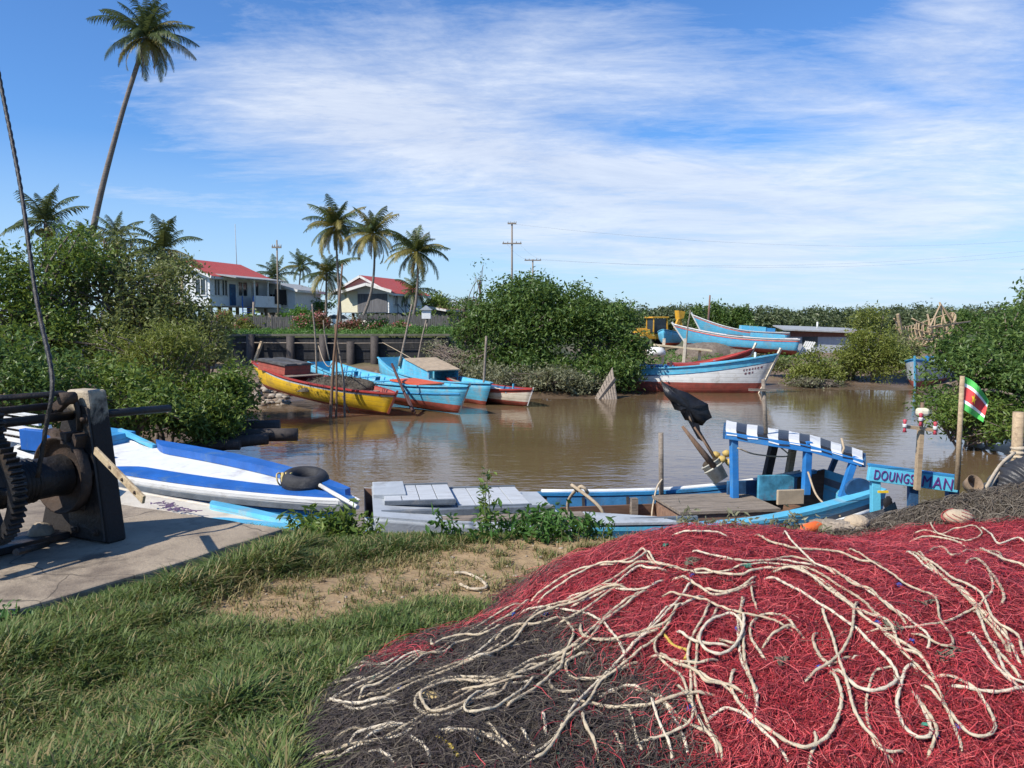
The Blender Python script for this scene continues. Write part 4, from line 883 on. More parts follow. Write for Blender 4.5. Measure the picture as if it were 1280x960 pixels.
# leaning plank panel in the water
t = thing('plank_panel', 'leaning grey plank panel sticking out of the water', 'plank panel', at(760, 505, 36.2))
A = [at(742, 500, 36.6), at(766, 458, 37.2), at(773, 508, 35.9), at(752, 512, 35.5)]; A = [p - A[3] for p in A]; t.location = at(752, 512, 35.5)
mb = MB()
for i in range(8):
    s0, s1 = i / 8, (i + .86) / 8; e0 = A[0].lerp(A[1], s0); e1 = A[0].lerp(A[1], s1); f0 = A[3].lerp(A[2], s0); f1 = A[3].lerp(A[2], s1)
    mb.poly([e0, e1, f1 + (f1 - e1) * .05 * (i % 3), f0], .05)
mb.build('planks', wood_grey, t); MB().bar(A[0].lerp(A[3], .3) + Vector((0, -.1, 0)), A[1].lerp(A[2], .3) + Vector((0, -.1, 0)), .12).build('batten', wood_grey, t)
# logs and rubble at the left waterline
G = 'dark logs stacked at the left waterline'
for i, (x0, y0, x1, y1, D0, D1, lab) in enumerate([(262, 540, 350, 533, 21.6, 21.9, 'dark log farthest up the pile under the mangrove'), (255, 549, 372, 543, 20.6, 20.9, 'long dark log lying along the left waterline'),
        (262, 560, 335, 548, 20.0, 20.6, 'short dark log nearest the water below the mangrove'), (225, 560, 300, 556, 19.8, 19.9, 'dark log half buried behind the blue striped deck')]):
    a = at(x0, y0, D0); b = at(x1, y1, D1); t = thing('log', lab, 'log', a, 0, G); MB().tube(smoothpath([(0, 0, 0), (b - a) * .5 + Vector((0, 0, .04)), b - a], .3), .19 - .02 * i, 9).build('log_stem', wood_dark, t)
rg = np.random.default_rng(77); V = []
mb = MB()
for k in range(230):
    px = rg.uniform(312, 360) if k < 120 else rg.uniform(470, 575); D = rg.uniform(33, 38) if k < 120 else rg.uniform(41, 46); x = (px - 640) / 1024 * D; s = rg.uniform(.06, .2)
    mb.blob((x, D, gz(x, D) + s * .3), (s * rg.uniform(.8, 1.6), s, s * .6), n=4, jit=.25, sd=k, mi=k % 2)
tag(mb.build('rubble', [M('pale rubble', (.36, .31, .25), .9, .25, 3), M('brown rubble', (.2, .15, .11), .9, .25, 3)]), 'pale rubble and broken stones on the far mud', 'rubble', kind='stuff')
# ------------------------------------------------------------------ near boats
# boat A: white deck with cobalt strips, drawn up on the left
B = Boat('decked_boat', 'white decked boat with cobalt blue strips drawn up at left', (-8.5, 14.75, -1.2), (-2.1, 10.5, -1.3), 1.62, h=.66, hb=.0, hs=.08, k=-.4, rake=.5, sternw=.85, full=.35, boww=.0, group='boats drawn up at the near bank', roll=4)
B.hull([('h', 0, 0), ('h', .1, 1), ('h', .19, 2), ('z', -9, 2)], [white, grey_dk, blue_mid], inner=0, floor=.3, fmat=0)
B.deck('deck', white, .12, .97, .03, inset=.0); B.rail('rub_rail', grey_dk, .13, .05, .07, 0, .98)
def strip(B, name, mat, sd, u0, u1, ins, w, z=.035):
    vs = []; n = 26
    for i in range(n + 1):
        u = u0 + (u1 - u0) * i / n; q = min(1, math.sin(min(1, i / 4) * math.pi / 2)) * (1 - .55 * (i / n) ** 2); a = B.p(u, sd, B.h(u), ins); b = B.p(u, sd, B.h(u), ins + w * q)
        vs += [a + Vector((0, 0, -.02)), a + Vector((0, 0, z)), b + Vector((0, 0, z)), b + Vector((0, 0, -.02))]
    return MB().add(vs, [(i * 4 + k, i * 4 + (k + 1) % 4, i * 4 + 4 + (k + 1) % 4, i * 4 + 4 + k) for i in range(n) for k in range(4)] + [(3, 2, 1, 0), tuple(n * 4 + k for k in range(4))]).build(name, mat, B.t)
strip(B, 'deck_strip', blue_cob, 1, .3, .97, .02, .3, .1); strip(B, 'deck_strip', blue_cob, -1, .4, .99, .12, .34, .03)
o = B.box('deckhouse', blue_mid, .1, .3, .62, (1.5, 1.2, .2)); 
MB().bar((-.6, -.8, .45), (.9, -.85, -.1), .06).bar((-.7, -.82, -.1), (.6, -.8, .42), .06).bar((.2, -.8, .3), (1.3, -.7, -.2), .06).build('white_rail', white, o)
MB().bar((.5, -.45, .14), (1.7, -.42, -.06), .08).bar((.5, .45, .12), (1.6, .4, -.06), .07).build('blue_spar', blue_lt, o)
mb = MB()
for i in range(5): mb.box((-.3, -.86, .1 + .12 * i), (1.4, .05, .06))
mb.build('slats', white, o); B.box('stern_board', blue_cob, .2, -.6, .75, (1.4, .12, .35), R(8))
tp = B.mt @ (B.p(.86, 1, B.h(.86), .5)); t = thing('tyre', 'black tyre lying on the bow of the white decked boat', 'tyre', tp + Vector((.1, .05, .1))); t.rotation_euler = (R(8), R(4), 0)
pr = [(.14 * math.cos(a) * .8 + .26, .14 * math.sin(a)) for a in [2 * math.pi * i / 14 for i in range(15)]]
o = MB().lathe(pr, 36).build('tread', M('old tyre rubber', (.028, .028, .03), .7, .3, 8, (.09, .085, .08), .2, bump=.6, bscale=30), t); t.scale = (.88, .88, .88)
t2 = thing('rope', 'yellowish rope looped round the black tyre', 'rope', tp + Vector((-.18, -.02, .1)))
P = []
for i in range(70): a = i * .55; P.append((.05 * math.sin(i * .3) + .004 * (i % 5) - .05 + i * .0022, -.02 + .085 * math.cos(a), .03 + .085 * math.sin(a)))
MB().tube(smoothpath(P, .02), .011, 6).build('rope_line', M('yellow rope', (.55, .42, .16), .9, .2, 20), t2)
t = thing('pole', 'white pole slanting off the bow beside the tyre', 'pole', at(397, 605, 10.9)); MB().tube([(0, 0, 0), at(447, 634, 9.9) - at(397, 605, 10.9)], .028, 8).build('pole_shaft', white, t)
# boat B: cream deck, light blue fins
B = Boat('decked_boat', 'low cream decked boat with light blue covering boards', (-6.15, 10.5, -1.0), (-1.95, 7.75, -.93), 1.15, h=.5, hb=.04, hs=.1, k=-.3, rake=.3, sternw=.7, full=.4, group='boats drawn up at the near bank', roll=-5)
B.hull([('h', 0, 0), ('h', .08, 1), ('z', -9, 1)], [cream, blue_mid], inner=0, floor=.2, fmat=0)
B.deck('deck', cream, .05, .97, .01, inset=.0)
strip(B, 'covering_board', blue_lt, 1, .55, .97, .02, .2, .05); strip(B, 'covering_board', blue_lt, -1, .74, .98, .02, .24, .05)
MB().poly([(-2.35, .42, .61), (-2.35, -.5, .61), (-.9, -.5, .56), (-.35, -.42, .545), (-.9, -.05, .55), (-1.35, .35, .56)], .035, nrm=(0, 0, 1)).build('fore_panel', blue_lt, B.t, .008)
mb = MB(); rr = random.Random(8)
for i in range(15):   # worn purple lettering, no longer readable
    x = .02 + i * .055; y = -.02 + .015 * (i % 4) - i * .012
    for q in range(3): a = Vector((x + rr.uniform(-.03, .03), y + rr.uniform(-.1, .1), .556)); mb.bar(a, a + Vector((rr.uniform(-.05, .09), rr.uniform(-.1, .1), 0)), .02, .006)
mb.build('lettering', M('faded purple paint', (.16, .1, .17), .8, .3), B.t)

# boat D: long grey and blue boat with hatches, hold and checkered canopy
GD = 'boats drawn up at the near bank'
B = Boat('fishing_boat', 'long grey bowed boat with wooden hold and checkered canopy', (5.1, 12.25, -1.72), (-1.95, 10.95, -1.66), 2.25, h=.62, hb=.24, hs=.36, k=-.5, rake=.15, sternw=.72, boww=.84, full=.4, group=GD)
gs = lambda u: 1 if u > .62 else 0
B.hull([('h', 0, gs), ('h', .13, lambda u: 1 if u > .62 else 2), ('h', .24, gs), ('z', -9, gs)], [blue_mid, grey_bt, blue_old], inner=3, floor=.02, fmat=3) if False else B.hull([('h', 0, gs), ('h', .13, lambda u: 1 if u > .62 else 2), ('h', .24, gs), ('z', -9, gs)], [blue_lt, grey_bt, grey_dk, M('brown hold boards', (.15, .085, .055), .85, .35, 4, (.08, .05, .04), .3, stretch=(.5, 5, 5))], inner=3, floor=.02, fmat=3)
far_in = M('worn blue inner planks', (.04, .17, .33), .6, .3, 4, (.1, .1, .1), .3)
B.deck('fore_deck', grey_bt, .64, .985, -.03, inset=.02)
mb = MB(); mb.tube([B.p(.05 + .58 * i / 12, -1, B.h(.05 + .58 * i / 12) + .03) for i in range(13)], .035, 8); mb.build('white_rail', white, B.t)
mb = MB(); pts = [B.p(.04 + .56 * i / 12, 1, B.h(.04 + .56 * i / 12) - .22) + Vector((0, .05, 0)) for i in range(13)]; mb.tube(pts, .032, 8); mb.build('pipe_fender', white, B.t)
B.rail('gunwale', blue_lt, -.005, .22, .05, .02, .64, sides=(1,), out=-.09); B.rail('gunwale', blue_mid, -.0, .1, .05, .02, .64, sides=(-1,), out=-.03)
vs = []
for i in range(13):
    u = .06 + .56 * i / 12; vs += [B.p(u, -1, B.h(u) - .04, .06), B.p(u, -1, B.h(u) - .3, .075)]
MB().add(vs, [(i * 2, i * 2 + 1, i * 2 + 3, i * 2 + 2) for i in range(12)]).build('inner_plank', far_in, B.t)
def dbox(name, mat, u, y, dz, d, **k): return B.box(name, mat, u, y, B.h(u) + dz, d, **k)
# raised hatches on the grey deck: coaming + planked lid
for u, L_, w_ in ((.905, .95, 1.0), (.765, 1.0, 1.15)):
    o = dbox('hatch', grey_bt, u, -.28, .03, (L_, w_, .05), bevel=.008)
    mb = MB()
    for i in range(4): mb.box((-L_ / 2 + L_ * (i + .5) / 4, 0, .042), (L_ / 4 - .012, w_ + .06, .03))
    mb.build('hatch_lid', M('pale grey boards', (.44, .46, .47), .8, .12, 4, (.28, .27, .25), .25, stretch=(1, 4, 1)), o, .004)
    MB().bar((-L_ / 2, -w_ / 2 - .04, .05), (L_ / 2, -w_ / 2 - .04, .05), .05, .05).build('hatch_edge', grey_dk, o); MB().bar((-L_ / 2, w_ / 2 + .04, .04), (L_ / 2, w_ / 2 + .04, .04), .06, .05).build('hatch_edge', grey_dk, o)
dbox('deck_coaming', grey_dk, .82, .62, .04, (2.3, .09, .09)); dbox('deck_coaming', wood_grey, .8, .83, .02, (2.7, .22, .05))
dbox('deck_edge', grey_bt, .96, -.55, .03, (.45, .9, .07))
o = MB().poly([(.0, math.cos(a) * .13, math.sin(a) * .26) for a in [2 * math.pi * i / 20 for i in range(20)]], .03, nrm=(1, 0, 0)).build('bow_oval', blue_mid, B.t); o.location = B.p(1, 1, .42) + Vector((.012, -.2, 0))
B.ribs(wood_dark, [.2, .34, .44, .54], z0=.04)
o = MB().bar((B.L * (.60 - .5), -.78, .42), (B.L * (.30 - .5), -.82, .42), .05, .16).build('stringer', M('brown hold boards', (.15, .085, .055)), B.t); MB().bar((B.L * (.44 - .5), -.72, .02), (B.L * (.44 - .5), -.72, .62), .1).build('hold_post', wood_grey, B.t)
# wooden fish hatch
hb = M('reddish hatch boards', (.25, .15, .1), .8, .3, 4, (.15, .09, .06), .3, stretch=(.6, 5, 5))
o = B.box('fish_hatch', hb, .285, -.28, .16, (1.45, 1.1, .42), bevel=.01); mb = MB()
for i in range(6): mb.box((0, -.58 + 1.16 * (i + .5) / 6, .235), (1.55, .185, .045))
mb.build('hatch_lid', wood_grey, o, .004); MB().bar((.73, .56, -.21), (.73, .56, .21), .05).build('corner_post', hb, o)
# grey side deck at the near gunwale
o = MB().poly([B.p(.60, 1, B.h(.60) + .05, -.03), B.p(.44, 1, B.h(.44) + .05, -.02), B.p(.47, 1, B.h(.47) + .05, .3), B.p(.60, 1, B.h(.60) + .05, .62)], .04, nrm=(0, 0, 1)).build('side_deck', grey_bt, B.t, .006)
dbox('side_edge', grey_dk, .47, .9, .03, (1.1, .06, .07))
mb = MB(); rr = random.Random(2)
for k in range(5):
    c = Vector((B.L * (.42 - .5) + rr.uniform(-.25, .25), rr.uniform(-.3, .2), .06 + .02 * k)); q = [c + Vector((math.cos(a) * rr.uniform(.14, .26), math.sin(a) * rr.uniform(.1, .2), rr.uniform(0, .05))) for a in [i * .7 for i in range(11)]]
    mb.tube(smoothpath(q, .04), .014, 6)
mb.build('coiled_rope', rope_w, B.t)
mb = MB()
for a, b in (((.575, .1), (.60, -.3)), ((.59, .0), (.555, .3))): mb.tube(smoothpath([(B.L * (a[0] - .5), a[1], .9), (B.L * (a[0] - .5) + .1, a[1], 1.0), (B.L * (b[0] - .5), b[1], .7), (B.L * (b[0] - .5) - .05, b[1] - .1, .3)], .05), .025, 6)
mb.build('lashing', line_m, B.t)
can_b = M('canopy blue paint', (.03, .2, .52), .5, .2, 4, (.1, .25, .4), .3, bump=.25)
# canopy: posts, rails, checkered cloth, laid out in the boat's frame
BI = B.mt.inverted()
def bl(px, py, D): return BI @ at(px, py, D)
def cp(name, px0, py0, px1, py1, D, mat, w=.09): MB().bar(bl(px0, py0, D), bl(px1, py1, D), w).build(name, mat, B.t, .006)
cp('canopy_post', 918, 622, 917, 541, 12.45, can_b, .105); cp('canopy_post', 1007, 618, 1010, 552, 12.3, can_b, .105); cp('canopy_post', 1052, 622, 1069, 570, 12.2, can_b, .1)
cp('canopy_post', 957, 602, 968, 552, 13.5, wood_dark, .12); cp('canopy_post', 983, 608, 992, 555, 13.3, wood_tan, .1); cp('canopy_post', 1030, 608, 1050, 560, 13.4, blue_old, .08)
N0, N1, N2 = bl(907, 539, 12.4), bl(1013, 556, 12.25), bl(1078, 574, 12.15); F0, F1, F2 = bl(908, 528, 13.5), bl(1013, 546, 13.4), bl(1078, 566, 13.3)
dn = Vector((0, 0, -.06))
MB().bar(N0 + dn, N1 + dn, .06, .11).bar(N1 + dn, N2 + dn, .06, .1).build('canopy_rail', can_b, B.t, .006); MB().bar(F0 + dn, F1 + dn, .07, .12).bar(F1 + dn, F2 + dn, .07, .12).build('canopy_rail', blue_old, B.t, .006)
MB().bar(N0 + dn, F0 + dn, .08, .12).bar(N2 + dn, F2 + dn, .1, .12).build('canopy_crossbar', blue_old, B.t, .006)
mb = MB(); n = 13; m = 8; prev = None
def cv(i, j):
    s = i / n; q = j / m; a = N0.lerp(N1, s / .62) if s < .62 else N1.lerp(N2, (s - .62) / .38); b = F0.lerp(F1, s / .62) if s < .62 else F1.lerp(F2, (s - .62) / .38)
    o = a.lerp(b, q); o.z += .03 + .035 * math.sin(q * math.pi) + .01 * math.sin(i * 2.2 + j)
    return o
bx = (N0 - N2).normalized(); out = Vector((0, 1, 0))
for i in range(n):
    mi = i % 2
    for j in range(m): mb.add([cv(i, j), cv(i + 1, j), cv(i + 1, j + 1), cv(i, j + 1)], [(0, 1, 2, 3)], mi, True)
    a, b = cv(i, 0), cv(i + 1, 0); e = Vector((0, .04, -.085 - .025 * math.sin(i * 1.7))); mb.add([a, b, b + e, a + e], [(3, 2, 1, 0)], mi, True)
mb.build('canopy_cloth', [M('white plastic cloth', (.72, .71, .67), .45, .07, 3, (.4, .38, .34), .15), M('black plastic cloth', (.022, .022, .026), .4, .3, 3)], B.t)
MB().tube([bl(1052, 548, 12.3), bl(1055, 560, 12.18), bl(1050, 575, 12.2)], .018, 6).build('canopy_cord', line_m, B.t); MB().tube(smoothpath([bl(922, 560, 12.4), bl(945, 568, 12.5), bl(985, 570, 12.6), bl(972, 556, 12.5)], .05), .012, 5).build('canopy_cord', line_m, B.t)
dbox('stern_bench', blue_old, .17, -.75, -.2, (.8, .06, .3)); o = dbox('stern_panel', M('patched blue panel', (.06, .25, .36), .7, .5, 6, (.25, .06, .04), .3), .13, -.5, -.22, (.6, .06, .4)); dbox('tan_board', M('tan board', (.42, .33, .22), .8), .15, .2, -.1, (.42, .05, .22))
o = MB().poly([(math.cos(a) * .2, 0, max(-.1, math.sin(a) * .15)) for a in [2 * math.pi * i / 24 for i in range(24)]], .05, nrm=(0, 1, 0)).build('stern_board', blue_old, B.t); o.location = B.p(.05, 1, B.h(.05) + .08, .2)
MB().tube(smoothpath([bl(1010, 590, 12.2), bl(1020, 618, 11.9), bl(1035, 634, 11.6), bl(1050, 645, 11.2)], .06), .016, 5).build('cord', line_m, B.t)
# mast with crosspiece, post in the hold
t = thing('mast_cross', 'grey pole with crosspiece rising behind the checkered canopy', 'mast', at(958, 552, 12.5)); p0 = t.location.copy()
MB().tube([at(958, 552, 12.5) - p0, at(954, 474, 12.5) - p0], [.034, .03], 8).build('pole', wood_grey, t); MB().bar(at(936, 487, 12.45) - p0, at(970, 488, 12.45) - p0, .035).build('crosspiece', wood_grey, t)
t = thing('mooring_post', 'slim wooden post standing in the open hold', 'post', at(827, 606, 12.7)); MB().tube([(0, 0, -.4), at(826, 541, 12.7) - at(827, 606, 12.7)], .04, 7).build('pole', wood_grey, t); MB().tube(smoothpath([(0, -.05, .1), (-.1, -.1, -.05), (-.2, -.3, -.45), (-.15, -.5, -.6)], .05), .013, 6).build('cord', rope_w, t)
# bucket of marker flags
pb = at(895, 590, 12.9); t = thing('bucket', 'dirty white bucket tipped over beside the canopy post', 'bucket', pb); t.rotation_euler = (R(-12), R(-32), 0)
MB().lathe([(0, -.15), (.125, -.15), (.155, .15), (.165, .15), (.165, .17), (.15, .17), (.118, -.13), (0, -.13)], 24).lathe([(.157, .06), (.166, .06), (.166, .09), (.16, .09)], 24).build('pail', M('dirty white plastic', (.52, .5, .42), .5, .15, 3, (.25, .2, .12), .3), t)
MB().blob((0, 0, .16), (.13, .13, .07), jit=.2, n=6, sd=4).build('bucket_contents', M('dark rags', (.06, .045, .03), .9, .5), t)
t = thing('rope', 'yellow foam floats and cord heaped above the bucket', 'floats', at(902, 574, 12.95)); mb = MB()
for i, (x, z) in enumerate(((0, 0), (.13, -.05), (.2, -.12), (-.08, .06), (.1, .08))): mb.blob((x, .02 * i, z), (.07, .07, .06), n=5, jit=.15, sd=i)
mb.build('float', M('dull yellow foam', (.5, .36, .12), .8, .25), t); t.name = 'net_floats'
t = thing('marker_flag', 'black plastic flag on a leaning pole above the bucket', 'flag', at(905, 592, 13.0)); p0 = t.location.copy()
MB().tube([(0, 0, 0), at(868, 530, 13.05) - p0, at(826, 476, 13.1) - p0], [.03, .025, .02], 7).build('pole', pole_br, t)
FL = [(826, 476), (836, 482), (848, 487), (860, 491), (873, 499), (885, 505), (886, 512), (890, 522), (883, 526), (878, 532), (871, 531), (868, 536), (862, 526), (856, 525), (850, 514), (843, 512), (838, 501), (831, 494)]
mb = MB(); cen = Vector((0, 0, 0)); pts = []
for i, (px, py) in enumerate(FL): pts.append(at(px, py, 13.05 + .04 * math.sin(i * 2.1)) - p0)
cen = sum(pts, Vector()) / len(pts) + Vector((0, -.03, 0)); mid = [(q + cen) / 2 + Vector((0, .035 * math.sin(i * 3.3), 0)) for i, q in enumerate(pts)]; k = len(pts)
mb.add(pts + mid + [cen], [(i, (i + 1) % k, k + (i + 1) % k, k + i) for i in range(k)] + [(k + i, k + (i + 1) % k, 2 * k) for i in range(k)], 0, True)
o = mb.build('flag_sheet', M('black plastic sheet', (.016, .016, .018), .35, .3, 4, bump=.6, bscale=14), t); sm = o.modifiers.new('solid', 'SOLIDIFY'); sm.thickness = .006
MB().poly([at(860, 526, 13) - p0, at(874, 530, 13) - p0, at(878, 552, 13) - p0, at(872, 548, 13) - p0], .004).build('flag_tatter', M('black plastic sheet', (0, 0, 0)), t)
t = thing('marker_pole', 'short brown pole slanting left of the bucket', 'pole', at(893, 584, 12.8)); MB().tube([(0, 0, 0), at(874, 560, 12.8) - t.location, at(853, 533, 12.8) - t.location], [.055, .045, .022], 7).build('pole', pole_br, t)
t = thing('marker_pole', 'thin pole between the black flag pole and canopy', 'pole', at(903, 586, 12.9)); MB().tube([(0, 0, 0), at(868, 534, 12.95) - t.location], .018, 6).build('pole', pole_br, t)

# boat E behind the net heap: lettered beam, cross pole, flag
B = Boat('fishing_boat', 'light blue boat mostly hidden behind the grey net heap', (9.0, 9.9, -1.8), (5.1, 10.3, -1.8), 1.6, h=.5, hb=.15, hs=.2, k=-.4, rake=.3, sternw=.6, full=.5, group=GD)
B.hull([('h', 0, 0), ('h', .15, 1), ('z', -9, 0)], [blue_lt, blue_mid], inner=0, floor=.1, fmat=0); B.rail('gunwale', blue_mid); B.thwart(blue_lt, .5); B.thwart(blue_lt, .7); B.deck('fore_deck', blue_lt, .75, .97, .05)
BI = B.mt.inverted()
a, b = bl(1085, 591, 9.6), bl(1197, 606, 9.45)
gb = MB().bar(a, b, .08, .175).build('sign_beam', M('beam light blue paint', (.12, .5, .68), .5, .12, 4, (.3, .45, .5), .15), B.t, .006)
MB().bar(a + Vector((.0, 0, .1)), b + Vector((0, 0, .1)), .085, .025).build('beam_cap', blue_mid, B.t)
MB().bar(bl(1094, 592, 9.62), bl(1094, 700, 9.62), .1).build('gantry_post', M('beam light blue paint', (0, 0, 0)), B.t, .006); MB().bar(bl(1141, 600, 9.6), bl(1140, 700, 9.6), .1).build('gantry_post', blue_old, B.t, .006); MB().bar(bl(1190, 606, 9.6), bl(1190, 705, 9.6), .12).build('gantry_post', blue_old, B.t, .006)
# painted letters on the near face of the beam
def words(text, L, hgt):
    cu = bpy.data.curves.new('letters', 'FONT'); cu.body = text; cu.size = 1; cu.extrude = .02; cu.space_character = 1.12
    ob = bpy.data.objects.new('letters_tmp', cu); COL.objects.link(ob); dg = bpy.context.evaluated_depsgraph_get(); me = bpy.data.meshes.new_from_object(ob.evaluated_get(dg)); bpy.data.objects.remove(ob)
    co = np.empty(len(me.vertices) * 3, np.float32); me.vertices.foreach_get('co', co); co = co.reshape(-1, 3); mn = co.min(0); mx = co.max(0)
    co[:, 0] = (co[:, 0] - mn[0]) / (mx[0] - mn[0]) * L; co[:, 1] = (co[:, 1] - mn[1]) / (mx[1] - mn[1]) * hgt; co[:, 2] = (co[:, 2] - mn[2]) * .2
    me.vertices.foreach_set('co', co.ravel()); me.update(); return me
WA, WB = B.mt @ a, B.mt @ b; X = (WB - WA).normalized(); 
Yd = Vector((0, 0, 1)); Nn = X.cross(Yd).normalized(); Yd = Nn.cross(X)
if Nn.y > 0: Nn = -Nn
for tx, s0, L_, hh in (('DOUNGS', .06, .46, .115), ('MAN', .60, .34, .13)):
    me = words(tx, L_ * (WB - WA).length * .96, hh); me.materials.clear(); me.materials.append(M('purple lettering', (.13, .035, .2), .6, .3, 20, (.25, .3, .5), .25, bump=0))
    o = bpy.data.objects.new('lettering', me); COL.objects.link(o); pos = WA.lerp(WB, s0) + Nn * .043 - Yd * hh * .5
    m4 = Matrix((X, Yd, Nn)).transposed().to_4x4(); m4.translation = pos; o.parent = B.t; o.matrix_world = m4; o.matrix_parent_inverse = Matrix.Identity(4); o.matrix_local = B.mt.inverted() @ m4
t = thing('mast_cross', 'tan pole with float topped crossarm behind the lettered beam', 'mast', at(1146, 612, 9.35)); p0 = t.location.copy()
MB().bar((0, 0, 0), at(1151, 538, 9.35) - p0, .075, .05).build('pole', wood_tan, t); MB().tube([at(1151, 540, 9.36) - p0, at(1153, 503, 9.36) - p0], .02, 6).build('pole', pole_br, t)
MB().bar(at(1130, 533, 9.3) - p0, at(1171, 538, 9.3) - p0, .038).build('crossarm', wood_tan, t)
rp = M('red and white plastic', (.45, .06, .08), .5, .2)
for px, py in ((1131, 532), (1151, 524), (1169, 535)):
    o = MB().lathe([(0, -.075), (.024, -.075), (.014, -.04), (.021, 0), (.014, .03), (.024, .065), (0, .075)], 12).build('red_reel', rp, t); o.location = at(px, py, 9.25) - p0
    MB().lathe([(.0215, -.02), (.024, -.02), (.024, .02), (.0215, .02)], 12).build('reel_band', white, o)
o = MB().box((0, 0, 0), (.13, .11, .09)).build('float_block', M('cream foam', (.7, .64, .46), .7), t, .03); o.location = at(1153, 515, 9.3) - p0
t = thing('national_flag', 'green white and red striped flag with yellow star on pole', 'flag', at(1196, 612, 9.2)); p0 = t.location.copy()
MB().tube([(0, 0, 0), at(1203, 470, 9.2) - p0], [.032, .026], 8).build('pole', wood_tan, t)
fg = M('flag green', (.08, .46, .09), .7, .08, 3, bump=0); fw = M('flag white', (.8, .8, .78), .7, .04, 3, bump=0); fr = M('flag red', (.6, .06, .06), .7, .08, 3, bump=0); fy = M('flag yellow', (.8, .55, .03), .7, .08, 3, bump=0)
c00, c01, c10, c11 = (1204, 470), (1200, 509), (1236, 501), (1229, 528)
def fp(s, q, dd=0):
    x = c00[0] * (1 - s) * (1 - q) + c01[0] * (1 - s) * q + c10[0] * s * (1 - q) + c11[0] * s * q; y = c00[1] * (1 - s) * (1 - q) + c01[1] * (1 - s) * q + c10[1] * s * (1 - q) + c11[1] * s * q
    y += 3.5 * math.sin(s * math.pi) * (1 - 2 * q) * -.9 - 3 * math.sin(s * 3.1)
    return at(x, y, 9.2 + .07 * math.sin(s * 8 + q * 2.2) * s - dd) - p0
mb = MB(); rows = [0, .2, .3, .7, .8, 1.0]; ids = [0, 1, 2, 1, 0]
for r in range(5):
    for q in range(3):
        y0 = rows[r] + (rows[r + 1] - rows[r]) * q / 3; y1 = rows[r] + (rows[r + 1] - rows[r]) * (q + 1) / 3
        for i in range(16): mb.add([fp(i / 16, y0), fp((i + 1) / 16, y0), fp((i + 1) / 16, y1), fp(i / 16, y1)], [(0, 1, 2, 3)], ids[r], True)
o = mb.build('flag_cloth', [fg, fw, fr], t); 
sp = []
for i in range(10): a_ = math.pi / 2 + i * math.pi / 5; r_ = (.17 if i % 2 == 0 else .07); sp.append(fp(.5 + r_ * .62 * math.cos(a_), .5 - r_ * math.sin(a_), .012))
MB().add(sp + [fp(.5, .5, .012)], [(i, (i + 1) % 10, 10) for i in range(10)]).build('flag_star', fy, o)
t = thing('rag', 'black rag with a yellow tag hanging under the lettered beam', 'rag', at(1110, 620, 9.5)); MB().blob((0, 0, -.08), (.05, .03, .08), jit=.2, n=6, sd=3).blob((.05, 0, -.13), (.04, .02, .05), jit=.2, n=5, sd=6).build('cloth', cloth_b, t); MB().box((-.06, 0, .05), (.12, .02, .025)).build('tag', fy, t)
# corrugated pipe, mooring post and rope at the right edge
t = thing('corrugated_pipe', 'black ribbed plastic pipe lying at the right edge', 'pipe', at(1292, 608, 8.1)); P = [(-.42, -.1, -.2), (-.2, -.02, .02), (.2, .05, .13), (.9, .1, .16), (1.8, .2, .1)]
q = smoothpath(P, .012); MB().tube(q, [.2 + .018 * math.sin(i * 1.1) for i in range(len(q))], 20).build('pipe_wall', M('black ribbed plastic', (.03, .03, .032), .4, .3, 6, (.2, .19, .17), .3), t)
t = thing('sheet', 'pale crumpled plastic sheet under the ribbed pipe', 'plastic sheet', at(1275, 624, 7.6)); MB().blob((.1, 0, 0), (.34, .2, .09), jit=.2, sd=5, n=8).build('plastic', M('pale plastic', (.35, .36, .34), .4, .25, 6, bump=1.0, bscale=12), t)
t = thing('mooring_post', 'thick round mooring post at the right edge', 'post', at(1271, 590, 8.6)); MB().tube([(0, 0, -.5), at(1273, 515, 8.6) - t.location], [.058, .053], 14).build('post', wood_tan, t)
MB().lathe([(.066 + .01 * math.sin(i * 1.6), .15 + i * .012) for i in range(12)], 14).build('rope_wrap', rope_w, t)
t = thing('rope', 'doubled pale rope running down from the mooring post', 'rope', at(1268, 566, 8.5)); MB().tube(smoothpath([(0, 0, 0), at(1250, 582, 8.2) - t.location, at(1231, 612, 7.7) - t.location], .05), .018, 6).tube(smoothpath([(0, .03, -.03), at(1253, 585, 8.2) - t.location, at(1234, 613, 7.75) - t.location], .05), .016, 6).build('rope_line', rope_w, t)
t = thing('basket', 'small rusty metal basket half sunk at the net heap edge', 'basket', at(1217, 605, 7.7)); MB().lathe([(.13, -.12), (.16, .06), (.17, .06), (.14, -.13), (0, -.13)], 18).build('basket_wall', M('rusty wire', (.2, .14, .09), .8, .4, 8, (.3, .24, .16), .3), t); t.rotation_euler = (R(50), R(20), 0); t.scale = (.5, .5, .5)
